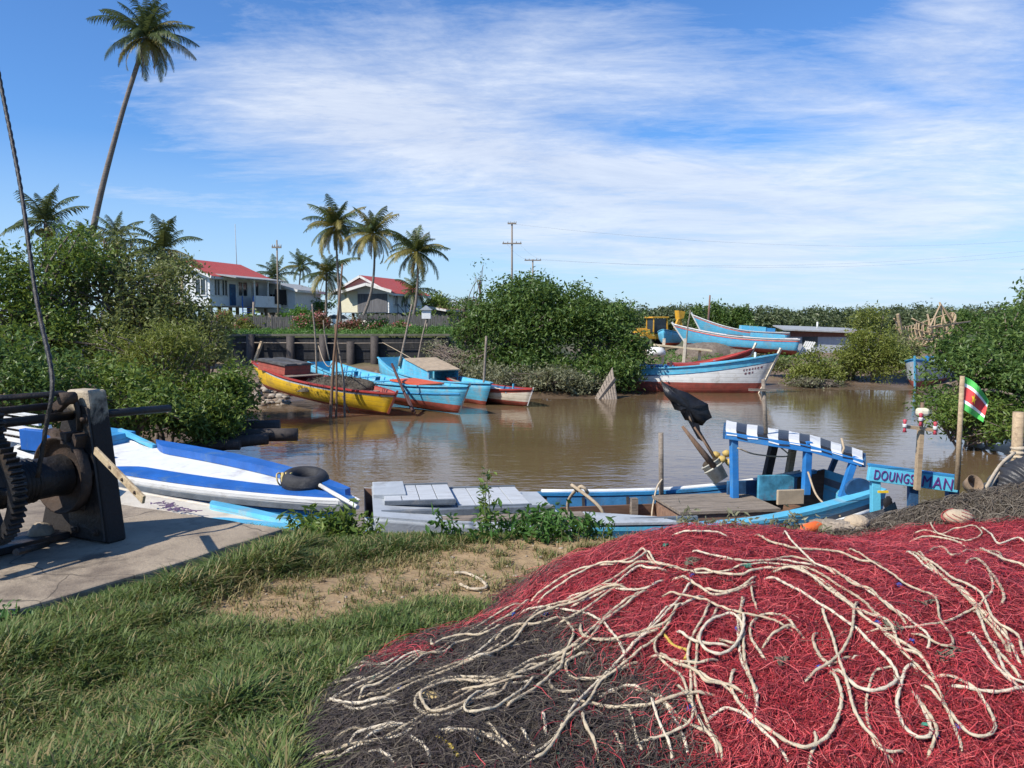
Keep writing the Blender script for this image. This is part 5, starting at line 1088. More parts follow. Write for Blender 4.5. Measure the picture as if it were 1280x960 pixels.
# ------------------------------------------------------------------ foreground: slab, winch, nets, ropes, grass
conc = M('stained concrete', (.31, .25, .18), .9, .16, 2.5, (.13, .1, .075), .42, 1.7, bump=.5, bscale=35)
nt = conc.node_tree; bs = nt.nodes['Principled BSDF']; cur = bs.inputs['Base Color'].links[0].from_socket; cv_ = objvec(nt); vo = nt.nodes.new('ShaderNodeTexVoronoi'); vo.feature = 'DISTANCE_TO_EDGE'; vo.inputs['Scale'].default_value = .75
va = nt.nodes.new('ShaderNodeVectorMath'); va.operation = 'ADD'; nz = nt.nodes.new('ShaderNodeTexNoise'); nz.inputs['Scale'].default_value = 3; nt.links.new(cv_, nz.inputs['Vector']); nt.links.new(cv_, va.inputs[0]); vs_ = nt.nodes.new('ShaderNodeVectorMath'); vs_.operation = 'SCALE'; vs_.inputs['Scale'].default_value = .25; nt.links.new(nz.outputs[1], vs_.inputs[0]); nt.links.new(vs_.outputs[0], va.inputs[1]); nt.links.new(va.outputs[0], vo.inputs['Vector'])
cc = mixc(nt, ramp(nt, vo.outputs['Distance'], .0, .006, .85, 0), cur, (.05, .04, .03)); oil = noise(nt, cv_, 1.6, 7, .7, .5)
nt.links.new(mixc(nt, ramp(nt, oil, .54, .66, 0, .75), cc, (.07, .055, .042)), bs.inputs['Base Color'])     # cracks and old oil stains
SLZ = .075
S = [(-1.73, 6.1), (-2.2, 5.2), (-2.72, 4.35), (-3.4, 3.1), (-4.3, 1.6), (-8, 3.2), (-6.2, 8.3), (-3.3, 6.9), (-2.4, 6.45)]
rr = random.Random(3); pts = []
for i in range(len(S)):
    a = Vector(S[i]); b = Vector(S[(i + 1) % len(S)]); n = max(1, int((b - a).length / .16))
    for k in range(n): p = a.lerp(b, k / n); pts.append((p.x + rr.uniform(-.012, .012), p.y + rr.uniform(-.012, .012), -.3))
tag(MB().poly(pts, .3 + SLZ, nrm=(0, 0, 1)).build('concrete_slab', conc, bevel=.015), 'stained concrete slab at left under the winch', 'slab', kind='structure')

grease = M('greasy black iron', (.014, .013, .013), .5, .5, 5, (.06, .038, .022), .32, 3, bump=.6, bscale=22, spec=.45)
rust = M('rusty iron', (.06, .036, .023), .75, .45, 6, (.016, .014, .013), .6, bump=.6, bscale=26)
pil_m = M('oil stained cream concrete', (.42, .35, .25), .85, .15, 3, (.2, .16, .12), .4, 5, bump=.5, bscale=30)
nt = pil_m.node_tree; bs = nt.nodes['Principled BSDF']; cur = bs.inputs['Base Color'].links[0].from_socket; tcv = objvec(nt); sp_ = nt.nodes.new('ShaderNodeSeparateXYZ'); nt.links.new(tcv, sp_.inputs[0])
ad = nt.nodes.new('ShaderNodeMath'); ad.operation = 'MULTIPLY_ADD'; nt.links.new(noise(nt, tcv, 3.2, 8, .7, .4), ad.inputs[0]); ad.inputs[1].default_value = .62; nt.links.new(sp_.outputs[2], ad.inputs[2])
nt.links.new(mixc(nt, ramp(nt, ad.outputs[0], 1.23, 1.34), (.022, .018, .016), cur), bs.inputs['Base Color'])   # old grease runs up to a ragged line below the top
N_ = Vector((-.45, -.89, 0)).normalized(); W_ = Vector((.89, -.45, 0)).normalized(); Z_ = Vector((0, 0, 1))
WB_ = Vector((-3.22, 5.85, SLZ))
mt = Matrix((W_, -N_, Z_)).transposed().to_4x4(); mt.translation = WB_    # local x along pillar face, y away from the drum, z up
wt = thing('hand_winch', 'big greasy black winch with concrete pillars on the slab', 'winch', mt=mt)
def pillar(y0, x1=.43, t1=.27):
    mb = MB(); x0, t0, H, th = -.34, .04, 1.08, .15
    mb.poly([(x0, y0, 0), (x1, y0, 0), (t1, y0, H), (t0, y0, H)], th, nrm=(0, 1, 0)); return mb.build('pillar', pil_m, wt, .018)
pillar(.0); pillar(-.9, .16, .2)
MB().box((.1, -.014, .54), (.36, .03, .2)).build('bearing_plate', grease, wt, .005)
plate = MB().poly([(.05, -.02, 0.02), (.41, -.02, 0.02), (.33, -.02, .6), (.28, -.02, .96), (.2, -.02, .98), (.22, -.02, .75), (.0, -.02, .45)], .018, nrm=(0, 1, 0)).build('side_plate', grease, wt, .003)
ax, az_ = .07, .48
MB().lathe([(.14, -.66), (.145, -.5), (.14, -.16), (.15, -.08)], 28, c=(ax, 0, az_), axis='Y').build('drum', grease, wt)
o = MB(); 
for i in range(9): o.lathe([(.143, -.57 + i * .03), (.156, -.56 + i * .03), (.143, -.545 + i * .03)], 24, c=(ax, 0, az_), axis='Y')
o.build('wound_cable', grease, wt)
MB().lathe([(.13, -.06), (.245, -.06), (.262, -.12), (.275, -.12), (.275, -.045), (.13, -.03)], 40, c=(ax, 0, az_), axis='Y').build('drum_flange', rust, wt)
MB().tube([(ax, -1.5, az_), (ax, .3, az_)], .04, 12).build('drum_shaft', grease, wt)
def gear(name, c, r, y, th, nt_, parent):
    mb = MB(); n = nt_ * 4; pr = []
    for i in range(n): q = i % 4; pr.append(r + (.028 if q in (1, 2) else 0))
    vs = []
    for yy in (y, y + th):
        for i in range(n): a = 2 * math.pi * i / n; vs.append((pr[i] * math.cos(a), yy, pr[i] * math.sin(a)))
    for yy in (y, y + th):
        for i in range(n): a = 2 * math.pi * i / n; vs.append((r * .86 * math.cos(a), yy, r * .86 * math.sin(a)))
    fs = []
    for i in range(n): j = (i + 1) % n; fs += [(i, j, n + j, n + i), (2 * n + i, 3 * n + i, 3 * n + j, 2 * n + j), (i, 2 * n + i, 2 * n + j, j), (n + i, n + j, 3 * n + j, 3 * n + i)]
    mb.add(vs, fs)
    for k in range(6): a = k * math.pi / 3; mb.bar((math.cos(a) * r * .1, y + th / 2, math.sin(a) * r * .1), (math.cos(a) * r * .88, y + th / 2, math.sin(a) * r * .88), .06, .03)
    mb.lathe([(.03, y - .02), (.09, y - .02), (.09, y + th + .02), (.03, y + th + .02)], 16, axis='Y')
    o = mb.build(name, grease, parent); o.location = c; return o
gear('gear_wheel', (ax, 0, az_), .36, -.66, .085, 56, wt)
gear('pinion_gear', (ax + .05, 0, .90), .115, -.67, .1, 16, wt)
MB().tube([(ax + .05, -1.6, .90), (ax + .05, -.02, .90)], .032, 10).build('pinion_shaft', grease, wt)
MB().tube([(ax - .03, -1.6, .97), (ax - .01, -.16, .975)], .026, 10).build('upper_shaft', rust, wt)
MB().tube([(.12, -1.6, 1.07), (.14, -.1, 1.065), (.19, -.05, 1.045), (.21, -.03, .93), (.21, -.03, .8)], .02, 10).build('bent_rod', grease, wt)
MB().tube([(.2, -.02, .9), (.2, .75, .88)], .03, 10).build('through_shaft', grease, wt)
o = MB().box((0, 0, 0), (.2, .05, .07), ry=R(-32)).build('clamp', rust, wt, .006); o.location = (.1, -.09, .98); MB().lathe([(0, -.05), (.045, -.05), (.045, .05), (0, .05)], 10, c=(.08, 0, .05), axis='Y').lathe([(0, -.04), (.03, -.04), (.03, .04), (0, .04)], 6, c=(-.07, 0, -.04), axis='Y').build('bolt', rust, o)
MB().box((.08, -.06, .76), (.3, .07, .04), ry=R(8)).box((.16, -.07, .75), (.07, .1, .08)).box((.24, -.06, .73), (.05, .08, .1), ry=R(20)).blob((.02, -.08, .77), (.05, .04, .035), n=5, jit=.2, sd=2).build('pawl_block', rust, wt, .008)
BIw = mt.inverted()
a, b = BIw @ at(119, 563, 5.5), BIw @ at(180, 625, 5.1); dd = (b - a)
mb = MB().bar(a, b, .02, .055)
o = mb.build('brake_lever', M('chipped tan paint', (.46, .36, .22), .7, .2, 8, (.14, .07, .035), .45, 7, bump=.5), wt, .004); mb = MB()
for q in (.35, .6, .85): mb.blob(a.lerp(b, q) + N_ * 0 + Vector((0, -.012, 0)), (.012, .012, .012), n=4)
mb.build('rivets', rust, o)
MB().tube([BIw @ at(20, 690, 5.05), BIw @ at(45, 684, 5.35), BIw @ at(58, 680, 5.55)], .022, 8).build('tie_rod', grease, wt); MB().blob(BIw @ at(52, 668, 5.75), (.09, .09, .09), n=6, jit=.1, sd=4).build('rod_anchor', conc, wt)
for bx_, bz_ in ((.33, .08), (.12, .08), (.3, .5), (.26, .88), (.07, .36), (.2, .25)):
    o = MB().lathe([(0, -.03), (.018, -.03), (.018, 0), (0, 0)], 6, axis='Y').lathe([(0, -.006), (.03, -.006), (.03, 0), (0, 0)], 10, axis='Y').build('bolt', rust, wt); o.location = (bx_, -.021, bz_)
MB().box((-.1, -.47, .03), (.3, .9, .05)).build('bed_plate', grease, wt, .006)
t = thing('steel_cable', 'thin black cable rising from the winch at the left edge', 'cable', at(48, 590, 5.45)); p0 = t.location.copy()
cb = smoothpath([at(47, 597, 5.4) - p0, at(58, 530, 5.42) - p0, at(65, 470, 5.5) - p0, at(45, 370, 6.0) - p0, at(25, 230, 6.6) - p0, at(0, 100, 7.2) - p0, at(-22, -20, 7.8) - p0], .05)
MB().tube(cb, .0145, 8, strands=3, twist=60).build('cable_strand', grease, t)

# ---------------- nets
BUMPS = [(1.6, 3.9, 1.86, 2.0, .445), (.12, 3.1, 1.0, 1.35, .18), (.92, 4.6, .9, .85, .26), (4.0, 5.2, 1.9, 1.5, .22), (3.4, 3.6, 1.6, 1.5, .33)]
GBUMP = [(5.1, 6.75, 2.7, 1.25, .44), (3.1, 6.6, 1.2, .8, .10)]
def bump(x, y, L):
    z = 0 * x
    for cx, cy, rx, ry, h in L: q = np.clip(1 - ((x - cx) / rx) ** 2 - ((y - cy) / ry) ** 2, 0, 1); z = np.maximum(z, h * q ** .85) + .25 * np.minimum(z, h * q ** .85)
    return z
def heap(x, y, L=BUMPS): 
    b = bump(x, y, L); return ground(x, y) + b + np.minimum(1, b * 8) * (.022 * fbm(x, y, 5, 21) + .012 * fbm(x, y, 14, 22))
def inpoly(px, py, P):
    r = np.zeros(px.shape, bool)
    for i in range(len(P)):
        a = P[i]; b = P[(i + 1) % len(P)]; r ^= ((a[1] > py) != (b[1] > py)) & (px < (b[0] - a[0]) * (py - a[1]) / (b[1] - a[1] + 1e-9) + a[0])
    return r
def proj(x, y, z):
    dy = y; dz = z - EYE.z; zc = dy * CP - dz * SP; vc = dy * SP + dz * CP
    return 640 + FPX * x / zc, 480 - FPX * vc / zc
DARKP = [(200, 1000), (300, 868), (400, 822), (520, 800), (600, 790), (700, 772), (735, 782), (745, 830), (790, 850), (800, 880), (840, 905), (850, 1000)]
DARK2 = [(560, 785), (590, 745), (640, 722), (690, 706), (694, 711), (652, 731), (612, 765)]
REDSP = [(432, 832), (470, 812), (560, 812), (560, 830), (480, 838)]
def net_strands(n, seed, region, mats, pick, name, parent, P=8, r=.0012, x0=-1.3, x1=5.8, y0=2.3, y1=7, step=.034, lift=.013, L=BUMPS):
    rg = np.random.default_rng(seed); x = rg.uniform(x0, x1, n); y = y0 + (y1 - y0) * rg.uniform(0, 1, n) ** 1.5
    b = bump(x, y, L); z = heap(x, y, L); px, py = proj(x, y, z); k = region(x, y, b, px + rg.normal(0, 9, n), py + rg.normal(0, 6, n)) & (px > -60) & (px < 1400) & (py < 1050)
    x, y = x[k], y[k]; n = len(x); th = 1.2 * fbm(x, y, 1.1, seed) + rg.normal(0, .9, n) + .5; X = [x]; Y = [y]; cur = rg.normal(0, .5, n)
    for i in range(P - 1):
        th = th + cur + rg.normal(0, .5, n); x = x + np.cos(th) * step; y = y + np.sin(th) * step; X.append(x); Y.append(y)
    X = np.array(X); Y = np.array(Y); lf = rg.uniform(.0, lift, n) + .004 + .022 * (rg.uniform(0, 1, n) < .07); bend = np.sin(np.linspace(0, math.pi, P))[:, None]
    Z = heap(X, Y, L) + lf * (.3 + bend) + rg.normal(0, .002, X.shape)
    Q = np.stack([X, Y, Z], -1); T = np.gradient(Q, axis=0); T /= np.linalg.norm(T, axis=2)[..., None] + 1e-9
    s = np.cross(T, [0, 0, 1]); s /= np.linalg.norm(s, axis=2)[..., None] + 1e-9; u = np.cross(s, T)
    tl = rg.uniform(-.7, .7, n)[None, :, None]; w = (s * np.cos(tl) + u * np.sin(tl)) * r
    V = np.stack([Q + w, Q - w], 2).transpose(1, 0, 2, 3).reshape(-1, 3)   # n,P,2,3
    o = np.arange(n)[:, None] * P * 2; i = np.arange(P - 1)[None, :] * 2; a = o + i; F_ = np.stack([a, a + 1, a + 3, a + 2], -1).reshape(-1, 4)
    return tag(npmesh(name, V, F_, mats, parent, False, np.repeat(rg.integers(0, len(mats), n), P - 1)), kind='stuff')
def net_base(name, region, mat, parent, x0, x1, y0, y1, L, st=.035, drop=0.0):
    xs = np.arange(x0, x1, st); ys = np.arange(y0, y1, st); X, Y = np.meshgrid(xs, ys); b = bump(X, Y, L); Z = heap(X, Y, L) - drop; px, py = proj(X, Y, Z)
    ok = region(X, Y, b, px, py); ny, nx = X.shape; i = np.arange(nx * ny).reshape(ny, nx); k = ok[:-1, :-1] & ok[1:, 1:] & ok[1:, :-1] & ok[:-1, 1:]
    F_ = np.stack([i[:-1, :-1][k], i[:-1, 1:][k], i[1:, 1:][k], i[1:, :-1][k]], -1); used, inv = np.unique(F_, return_inverse=True)
    V = np.stack([X, Y, Z], -1).reshape(-1, 3)[used]; V[:, 2] += .005 * np.random.default_rng(1).normal(0, 1, len(V))
    return npmesh(name, V, inv.reshape(F_.shape), mat, parent, True)
darkf = lambda px, py: (inpoly(px, py, DARKP) | inpoly(px, py, DARK2)) & ~inpoly(px, py, REDSP)
isdark = lambda x, y, b, px, py: (b > .012) & darkf(px, py)
isred = lambda x, y, b, px, py: (b > .012) & ~darkf(px, py)
red_base = M('crimson netting', (.15, .012, .018), .85, .4, 14, (.06, .012, .014), .4, 9, bump=1.0, bscale=90)
reds = [leafmat('crimson twine', (.26, .02, .024), (.46, .045, .05), (.64, .14, .13), .45, 0, .4), leafmat('dark crimson twine', (.11, .012, .015), (.20, .02, .025), (.31, .05, .052), .5, 0, .4)]
dark_base = M('dark netting', (.02, .015, .017), .9, .5, 12, (.05, .042, .035), .25, 5, bump=1.0, bscale=90)
darks = [leafmat('purple black twine', (.02, .015, .014), (.042, .031, .029), (.085, .065, .056), .6, 0, .3), leafmat('grey brown twine', (.045, .036, .028), (.085, .068, .05), (.17, .14, .1), .6, 0, .3)]
tr = thing('fishing_net', 'big heap of crimson fishing net with pale ropes', 'fishing net', (1.5, 3.9, 0)); trm = tr.location.copy()
td = thing('fishing_net', 'dark purple grey fishing net spread low beside the crimson heap', 'fishing net', (-.4, 3.2, 0)); tdm = td.location.copy()
def shift(o, t): o.matrix_parent_inverse = Matrix.Translation(-t); return o
shift(net_base('net_base', isred, red_base, tr, -1.6, 6.2, 2.0, 7.2, BUMPS, drop=.012), trm)
shift(net_base('net_base', isdark, dark_base, td, -1.6, 2, 2.0, 5.6, BUMPS, drop=.008), tdm)
def stuffpart(o, t): shift(o, t); return o
stuffpart(net_strands(260000, 1, isred, reds, None, 'net_twine', tr), trm)
stuffpart(net_strands(190000, 2, isdark, darks, None, 'net_twine', td, x0=-1.3, x1=1.2, y0=2.4, y1=5.4), tdm)
stuffpart(net_strands(5000, 6, lambda x, y, b, px, py: (b > .012) & ~darkf(px, py) & (fbm(x, y, 1.7, 5) > .35), darks, None, 'tangled_dark_twine', tr, step=.05), trm)
stuffpart(net_strands(14000, 7, lambda x, y, b, px, py: isdark(x, y, b, px - 25 - 30 * fbm(x, y, 3, 2), py) & (px > 690), reds, None, 'stray_red_twine', td, x0=-.2, x1=1.2, y0=2.4, y1=5.4), tdm)
# grey brown net heap behind
tg = thing('fishing_net', 'grey brown fishing net heap along the right bank edge', 'fishing net', (5, 6.75, 0)); tgm = tg.location.copy()
isg = lambda x, y, b, px, py: b > .01
gnet = M('grey brown heap net', (.10, .082, .062), .95, .35, 9, (.05, .04, .032), .4, 6, bump=1.0, bscale=70, stretch=(.6, 1.6, 1))
shift(net_base('net_base', isg, gnet, tg, 1.8, 8, 5.2, 8.2, GBUMP, drop=.006), tgm)
gts = [leafmat('grey brown heap twine', (.08, .066, .05), (.13, .11, .082), (.2, .17, .13), .7, 0, .25), leafmat('brown heap twine', (.06, .046, .035), (.1, .08, .06), (.15, .12, .09), .7, 0, .25)]
shift(net_strands(80000, 3, isg, gts, None, 'net_twine', tg, x0=1.9, x1=6.2, y0=5.3, y1=8, L=GBUMP, lift=.014, r=.0024), tgm)

# ropes traced over the heaps
def onheap(px, py):
    r = ray(px, py); t = 1.5; 
    ts = np.arange(1.8, 9, .01); p = np.array(EYE)[None] + np.array(r)[None] * ts[:, None]; h = heap(p[:, 0], p[:, 1]); k = np.argmax(p[:, 2] < h)
    if not (p[:, 2] < h).any(): k = len(ts) - 1
    return p[k]
def crop(x0, y0, s, pts): return [(x0 + a / s, y0 + b / s) for a, b in pts]
cB = lambda *p: crop(820, 640, 2.783, p)
cC = lambda *p: crop(390, 740, 2.844, p)
cA = lambda *p: crop(700, 640, 2.207, p)
RED_R = [cB((-60, 190), (0, 195), (60, 205), (130, 225), (210, 235), (270, 215), (330, 200), (400, 195), (470, 205), (540, 235), (600, 275), (650, 320), (700, 365), (760, 415), (820, 470), (880, 530), (930, 580), (970, 630), (1000, 690), (1030, 750), (1060, 830), (1068, 900)),
 cB((110, 145), (160, 160), (230, 175), (300, 190), (370, 190), (430, 185), (500, 195), (580, 215), (650, 240), (710, 275), (770, 320), (840, 370), (900, 420), (940, 460), (945, 490), (910, 480)),
 cB((350, 235), (420, 255), (490, 295), (560, 340), (620, 375), (680, 420), (740, 480), (800, 540), (830, 580), (850, 640)),
 cB((575, 335), (590, 400), (615, 480), (640, 560), (665, 650), (690, 730), (730, 800), (780, 850), (830, 900)),
 cB((835, 640), (830, 575), (790, 570), (755, 590), (738, 640), (733, 700), (740, 780), (760, 850), (800, 885), (850, 870), (875, 820)),
 cB((930, 590), (900, 560), (870, 575), (845, 640), (838, 700), (860, 770), (890, 820), (930, 830), (955, 800), (935, 730), (900, 650), (880, 610)),
 cB((930, 580), (1010, 600), (1080, 625), (1130, 670), (1170, 740), (1180, 790), (1150, 825), (1100, 825), (1060, 790), (1010, 720), (950, 640), (900, 600)),
 cB((300, 460), (300, 430), (270, 385), (220, 395), (170, 430), (148, 480), (170, 520), (220, 540), (270, 510), (300, 440), (310, 360)),
 cB((410, 540), (370, 520), (345, 490), (330, 440), (340, 400), (380, 378), (440, 385), (480, 410), (520, 450)),
 cB((200, 320), (170, 380), (130, 450), (112, 530), (120, 610), (130, 690), (160, 770), (200, 830), (215, 900)),
 cB((290, 545), (265, 600), (260, 650), (290, 700), (340, 750), (400, 800), (460, 850), (520, 865), (590, 830), (630, 770), (645, 690), (625, 620), (600, 560)),
 cB((660, 140), (720, 180), (790, 230), (860, 275), (920, 305), (965, 325), (990, 400), (1020, 450), (1025, 490), (990, 495), (930, 460), (860, 420)),
 cB((860, 150), (930, 200), (1000, 250), (1080, 310), (1150, 380), (1210, 450), (1250, 520), (1290, 570)),
 cB((1070, 420), (1120, 480), (1180, 560), (1230, 610), (1310, 670)),
 cB((330, 90), (400, 125), (480, 150), (560, 155), (640, 165), (720, 200), (800, 190)),
 cB((440, 85), (470, 130), (520, 175), (560, 210), (640, 230)),
 cB((1070, 200), (1110, 185), (1150, 210), (1180, 250), (1205, 290), (1210, 325), (1180, 340)),
 cB((900, 45), (960, 60), (1040, 70), (1110, 60), (1130, 90), (1080, 115), (1010, 100), (940, 80), (880, 85)),
 cB((1125, 60), (1160, 90), (1190, 130), (1250, 110), (1300, 120)),
 cB((880, 110), (980, 110), (1060, 130), (1140, 150), (1200, 190), (1310, 220)),
 cB((930, 145), (1000, 140), (1030, 165), (1100, 150), (1190, 160), (1205, 185)),
 cB((350, 235), (330, 270), (270, 300), (200, 310), (150, 285), (110, 250), (40, 240)),
 cB((360, 370), (340, 330), (330, 280), (360, 262)),
 cB((400, 215), (480, 230), (560, 270), (640, 330), (720, 390), (800, 450), (880, 500), (950, 500)),
 cB((440, 200), (520, 215), (600, 250), (690, 310), (760, 370), (820, 420)),
 cB((300, 300), (295, 380), (300, 460), (310, 540), (330, 620), (350, 690)),
 cB((600, 550), (640, 590), (700, 650), (760, 665), (820, 640), (860, 590)),
 cB((360, 495), (420, 450), (470, 430), (530, 460)), cB((650, 550), (700, 520), (740, 495)), cB((555, 480), (580, 540), (640, 590)),
 cB((0, 500), (60, 560), (140, 590), (180, 630), (250, 640), (350, 680)), cB((130, 560), (170, 610), (220, 640), (300, 660)),
 cB((620, 860), (680, 870), (760, 890)), cB((20, 330), (90, 345), (180, 300)), cB((60, 420), (130, 480), (210, 500), (290, 490)),
 cB((940, 880), (980, 800), (930, 720), (890, 650)), cB((880, 150), (960, 215), (1060, 300), (1140, 390), (1190, 450), (1230, 530)),
 cB((40, 90), (120, 85), (200, 88), (270, 95)), cB((1100, 350), (1150, 460), (1200, 530), (1290, 620)),
 cA((0, 275), (60, 250), (130, 210), (200, 165), (240, 155), (300, 160)), cA((0, 250), (80, 235), (170, 230), (240, 225), (300, 185)), cA((-90, 260), (0, 200), (90, 165), (180, 150), (230, 115), (250, 150), (330, 165)),
 cA((370, 200), (300, 290), (200, 390), (100, 500), (0, 610)), cA((60, 310), (60, 360), (130, 375), (220, 355), (300, 320), (340, 260)), cA((510, 240), (490, 330), (500, 420), (540, 520), (540, 600)),
 cA((545, 180), (500, 225), (440, 240), (370, 215)), cA((230, 400), (300, 430), (380, 440), (450, 410)),
 cA((190, 200), (120, 250), (50, 300), (-20, 330)), cA((720, 330), (700, 380), (740, 440), (830, 400)), cA((420, 345), (470, 395), (500, 360)), cA((280, 340), (260, 400), (330, 470), (360, 560)),
 cA((380, 600), (460, 570), (540, 610), (600, 680), (640, 720)), cA((180, 500), (260, 520), (330, 600), (400, 640), (470, 640))]
DARK_R = [cC((1190, 0), (1100, 60), (1020, 130), (960, 185), (880, 240), (800, 260), (740, 290), (690, 330), (650, 370), (600, 400), (520, 420), (450, 450), (400, 455), (370, 430), (372, 395), (420, 350), (500, 330), (600, 328), (700, 325)),
 cC((1280, 50), (1210, 140), (1130, 220), (1060, 310), (1000, 370), (940, 430), (880, 510), (820, 590), (760, 615), (690, 630)),
 cC((-30, 610), (60, 605), (130, 575), (220, 560), (310, 520), (400, 460), (480, 430), (560, 390), (640, 350), (740, 320), (830, 285), (920, 230), (1000, 200)),
 cC((130, 580), (150, 545), (220, 520), (300, 505), (380, 480)), cC((130, 400), (160, 370), (230, 330), (320, 280), (380, 245), (440, 230), (500, 190), (540, 170), (620, 120), (700, 70), (770, 40)),
 cC((130, 405), (200, 395), (280, 370), (400, 320), (500, 280), (600, 245), (680, 200), (760, 130), (820, 80), (920, 50), (1000, 15), (1130, -5)),
 cC((40, 395), (100, 385), (160, 350), (250, 310), (340, 250), (440, 230)), cC((420, 185), (430, 215), (470, 200), (540, 190), (620, 175), (690, 130)),
 cC((960, 120), (955, 160), (990, 190), (1060, 195), (1140, 180), (1220, 160), (1280, 110)), cC((1020, 215), (950, 250), (905, 290), (920, 330), (980, 345), (1040, 330), (1120, 290), (1190, 240)),
 cC((961, 230), (870, 290), (840, 340), (860, 375), (920, 385), (990, 355)), cC((810, 310), (760, 370), (700, 420), (640, 455), (560, 470), (540, 450), (570, 410), (640, 360)),
 cC((350, 505), (355, 550), (400, 580), (440, 640)), cC((400, 515), (480, 515), (560, 525), (640, 545), (700, 590), (740, 610)), cC((540, 490), (560, 530), (640, 560)),
 cC((960, 440), (970, 500), (1000, 570), (1020, 640)), cC((1060, 480), (1090, 550), (1125, 640)), cC((1100, 390), (1130, 460), (1150, 540), (1200, 640)), cC((1180, 370), (1240, 400), (1290, 430)),
 cC((490, 370), (500, 385), (560, 385), (640, 370), (720, 345), (800, 320)), cC((600, 420), (680, 420), (780, 390), (830, 370)), cC((-20, 350), (80, 345), (160, 330), (230, 325)),
 cC((50, 395), (130, 430), (230, 415), (330, 400)), cC((-20, 318), (100, 300), (150, 280)), cC((115, 255), (180, 268), (260, 272), (330, 225)), cC((980, 410), (1050, 390), (1130, 360), (1210, 380)),
 cC((730, 480), (760, 540), (820, 570)), cC((1190, 380), (1230, 480), (1270, 590), (1280, 640)), cC((1210, 370), (1270, 440), (1320, 560), (1340, 640)), cC((610, 460), (660, 540), (720, 600)),
 cC((820, 430), (825, 500), (830, 560)), cC((520, 275), (600, 255), (660, 235)), cC((700, 135), (640, 190), (560, 250), (480, 275)), cC((150, 610), (230, 590), (330, 640)), cC((60, 545), (140, 520), (230, 505)),
 cC((640, 190), (720, 150), (800, 140), (880, 110), (905, 90)), cC((600, 215), (690, 215), (760, 205), (850, 165)), cC((0, 330), (60, 330), (140, 300), (250, 265))]
HIGH = crop(560, 700, 1.0, [(8, 20), (22, 20), (40, 28), (48, 38), (30, 40), (15, 34)])
def ropes(lst, parent, off, seed, r0=.0055):
    rr = random.Random(seed)
    for i, pl in enumerate(lst):
        P = [Vector(onheap(*p)) for p in pl]; lift = .004 + .006 * (i % 4); q = smoothpath([p + Vector((0, 0, lift)) for p in P], .012); r = r0 * rr.uniform(.82, 1.15)
        for k, v in enumerate(q):
            v.x += .004 * math.sin(k * .21 + i); v.y += .004 * math.cos(k * .17 + i)
        hz_ = heap(np.array([v.x for v in q]), np.array([v.y for v in q])); zz_ = np.convolve(np.pad(hz_, 10, 'edge'), np.ones(21) / 21, 'valid')
        for k, v in enumerate(q): v.z = max(zz_[k], hz_[k]) + r + .0165 + lift * (.7 + .3 * math.sin(k * .045 + i * 1.7)) - .045 * max(0, 1 - min(k, len(q) - 1 - k) / 7) ** 1.5
        n = len(q); o = MB().tube(q, [r] * n, 9, strands=3, twist=110).build('rope', rope_ms[rr.randrange(3)], parent); shift(o, off)
rope_ms = [M('cream rope', (.56, .47, .33), .9, .15, 30, (.38, .3, .2), .2, 9, bump=.5, bscale=120), M('bleached rope', (.64, .55, .41), .9, .12, 30, (.4, .33, .25), .2, 9, bump=.5, bscale=120), M('old rope', (.5, .41, .28), .9, .2, 20, (.32, .22, .15), .25, 7, bump=.5, bscale=120)]
rr = random.Random(12)
def side(pl, d, a=0, b=None): return [(x + d * rr.uniform(.6, 1.3), y + d * rr.uniform(-.2, .9)) for x, y in pl[a:b]]
RED_R += [side(RED_R[0], 14, 2, 17), side(RED_R[1], -9, 2, 13), side(RED_R[12], 16), side(RED_R[9], 11), side(RED_R[36], 9), side(RED_R[13], 18), side(RED_R[41], 8), side(RED_R[39], 7)]
DARK_R += [side(DARK_R[i], d) for i, d in ((4, 8), (5, 9), (2, 10), (6, 7), (0, 9), (1, 12), (22, 7), (13, 8), (3, 8))]
for k in range(9):   # loose ends wandering over the heap
    x, y = rr.uniform(640, 1240), rr.uniform(720, 930); a = rr.uniform(-.6, 1.6); cu = rr.uniform(-.25, .25); P = []
    for i in range(rr.randint(6, 11)): P.append((x, y)); x += 24 * math.cos(a); y += 15 * math.sin(a); a += cu + rr.uniform(-.3, .3)
    (DARK_R if P[0][0] < 760 and P[0][1] > 810 else RED_R).append(P)
ropes(RED_R, tr, trm, 1); ropes(DARK_R, td, tdm, 2)
shift(MB().tube(smoothpath([Vector(onheap(*p)) + Vector((0, 0, .02)) for p in HIGH], .012), .009, 8, strands=3, twist=95).build('rope', rope_w, td), tdm)
yl = M('yellow twine', (.45, .33, .06), .8, .2, 20)
shift(MB().tube(smoothpath([Vector(onheap(*p)) + Vector((0, 0, .02)) for p in cC((445, 535), (490, 565), (520, 605))], .012), .008, 7).build('yellow_rope', yl, td), tdm)
shift(MB().tube(smoothpath([Vector(onheap(*p)) + Vector((0, 0, .02)) for p in cB((20, 430), (60, 480), (110, 500), (100, 530))], .012), .007, 7).build('yellow_rope', yl, tr), trm)
bt = M('blue twine', (.03, .08, .35), .6, .3, 20); gt = M('green twine', (.04, .2, .14), .7, .4, 20); mt_ = M('murky twine', (.14, .13, .09), .9, .4, 20)
rr = random.Random(5)
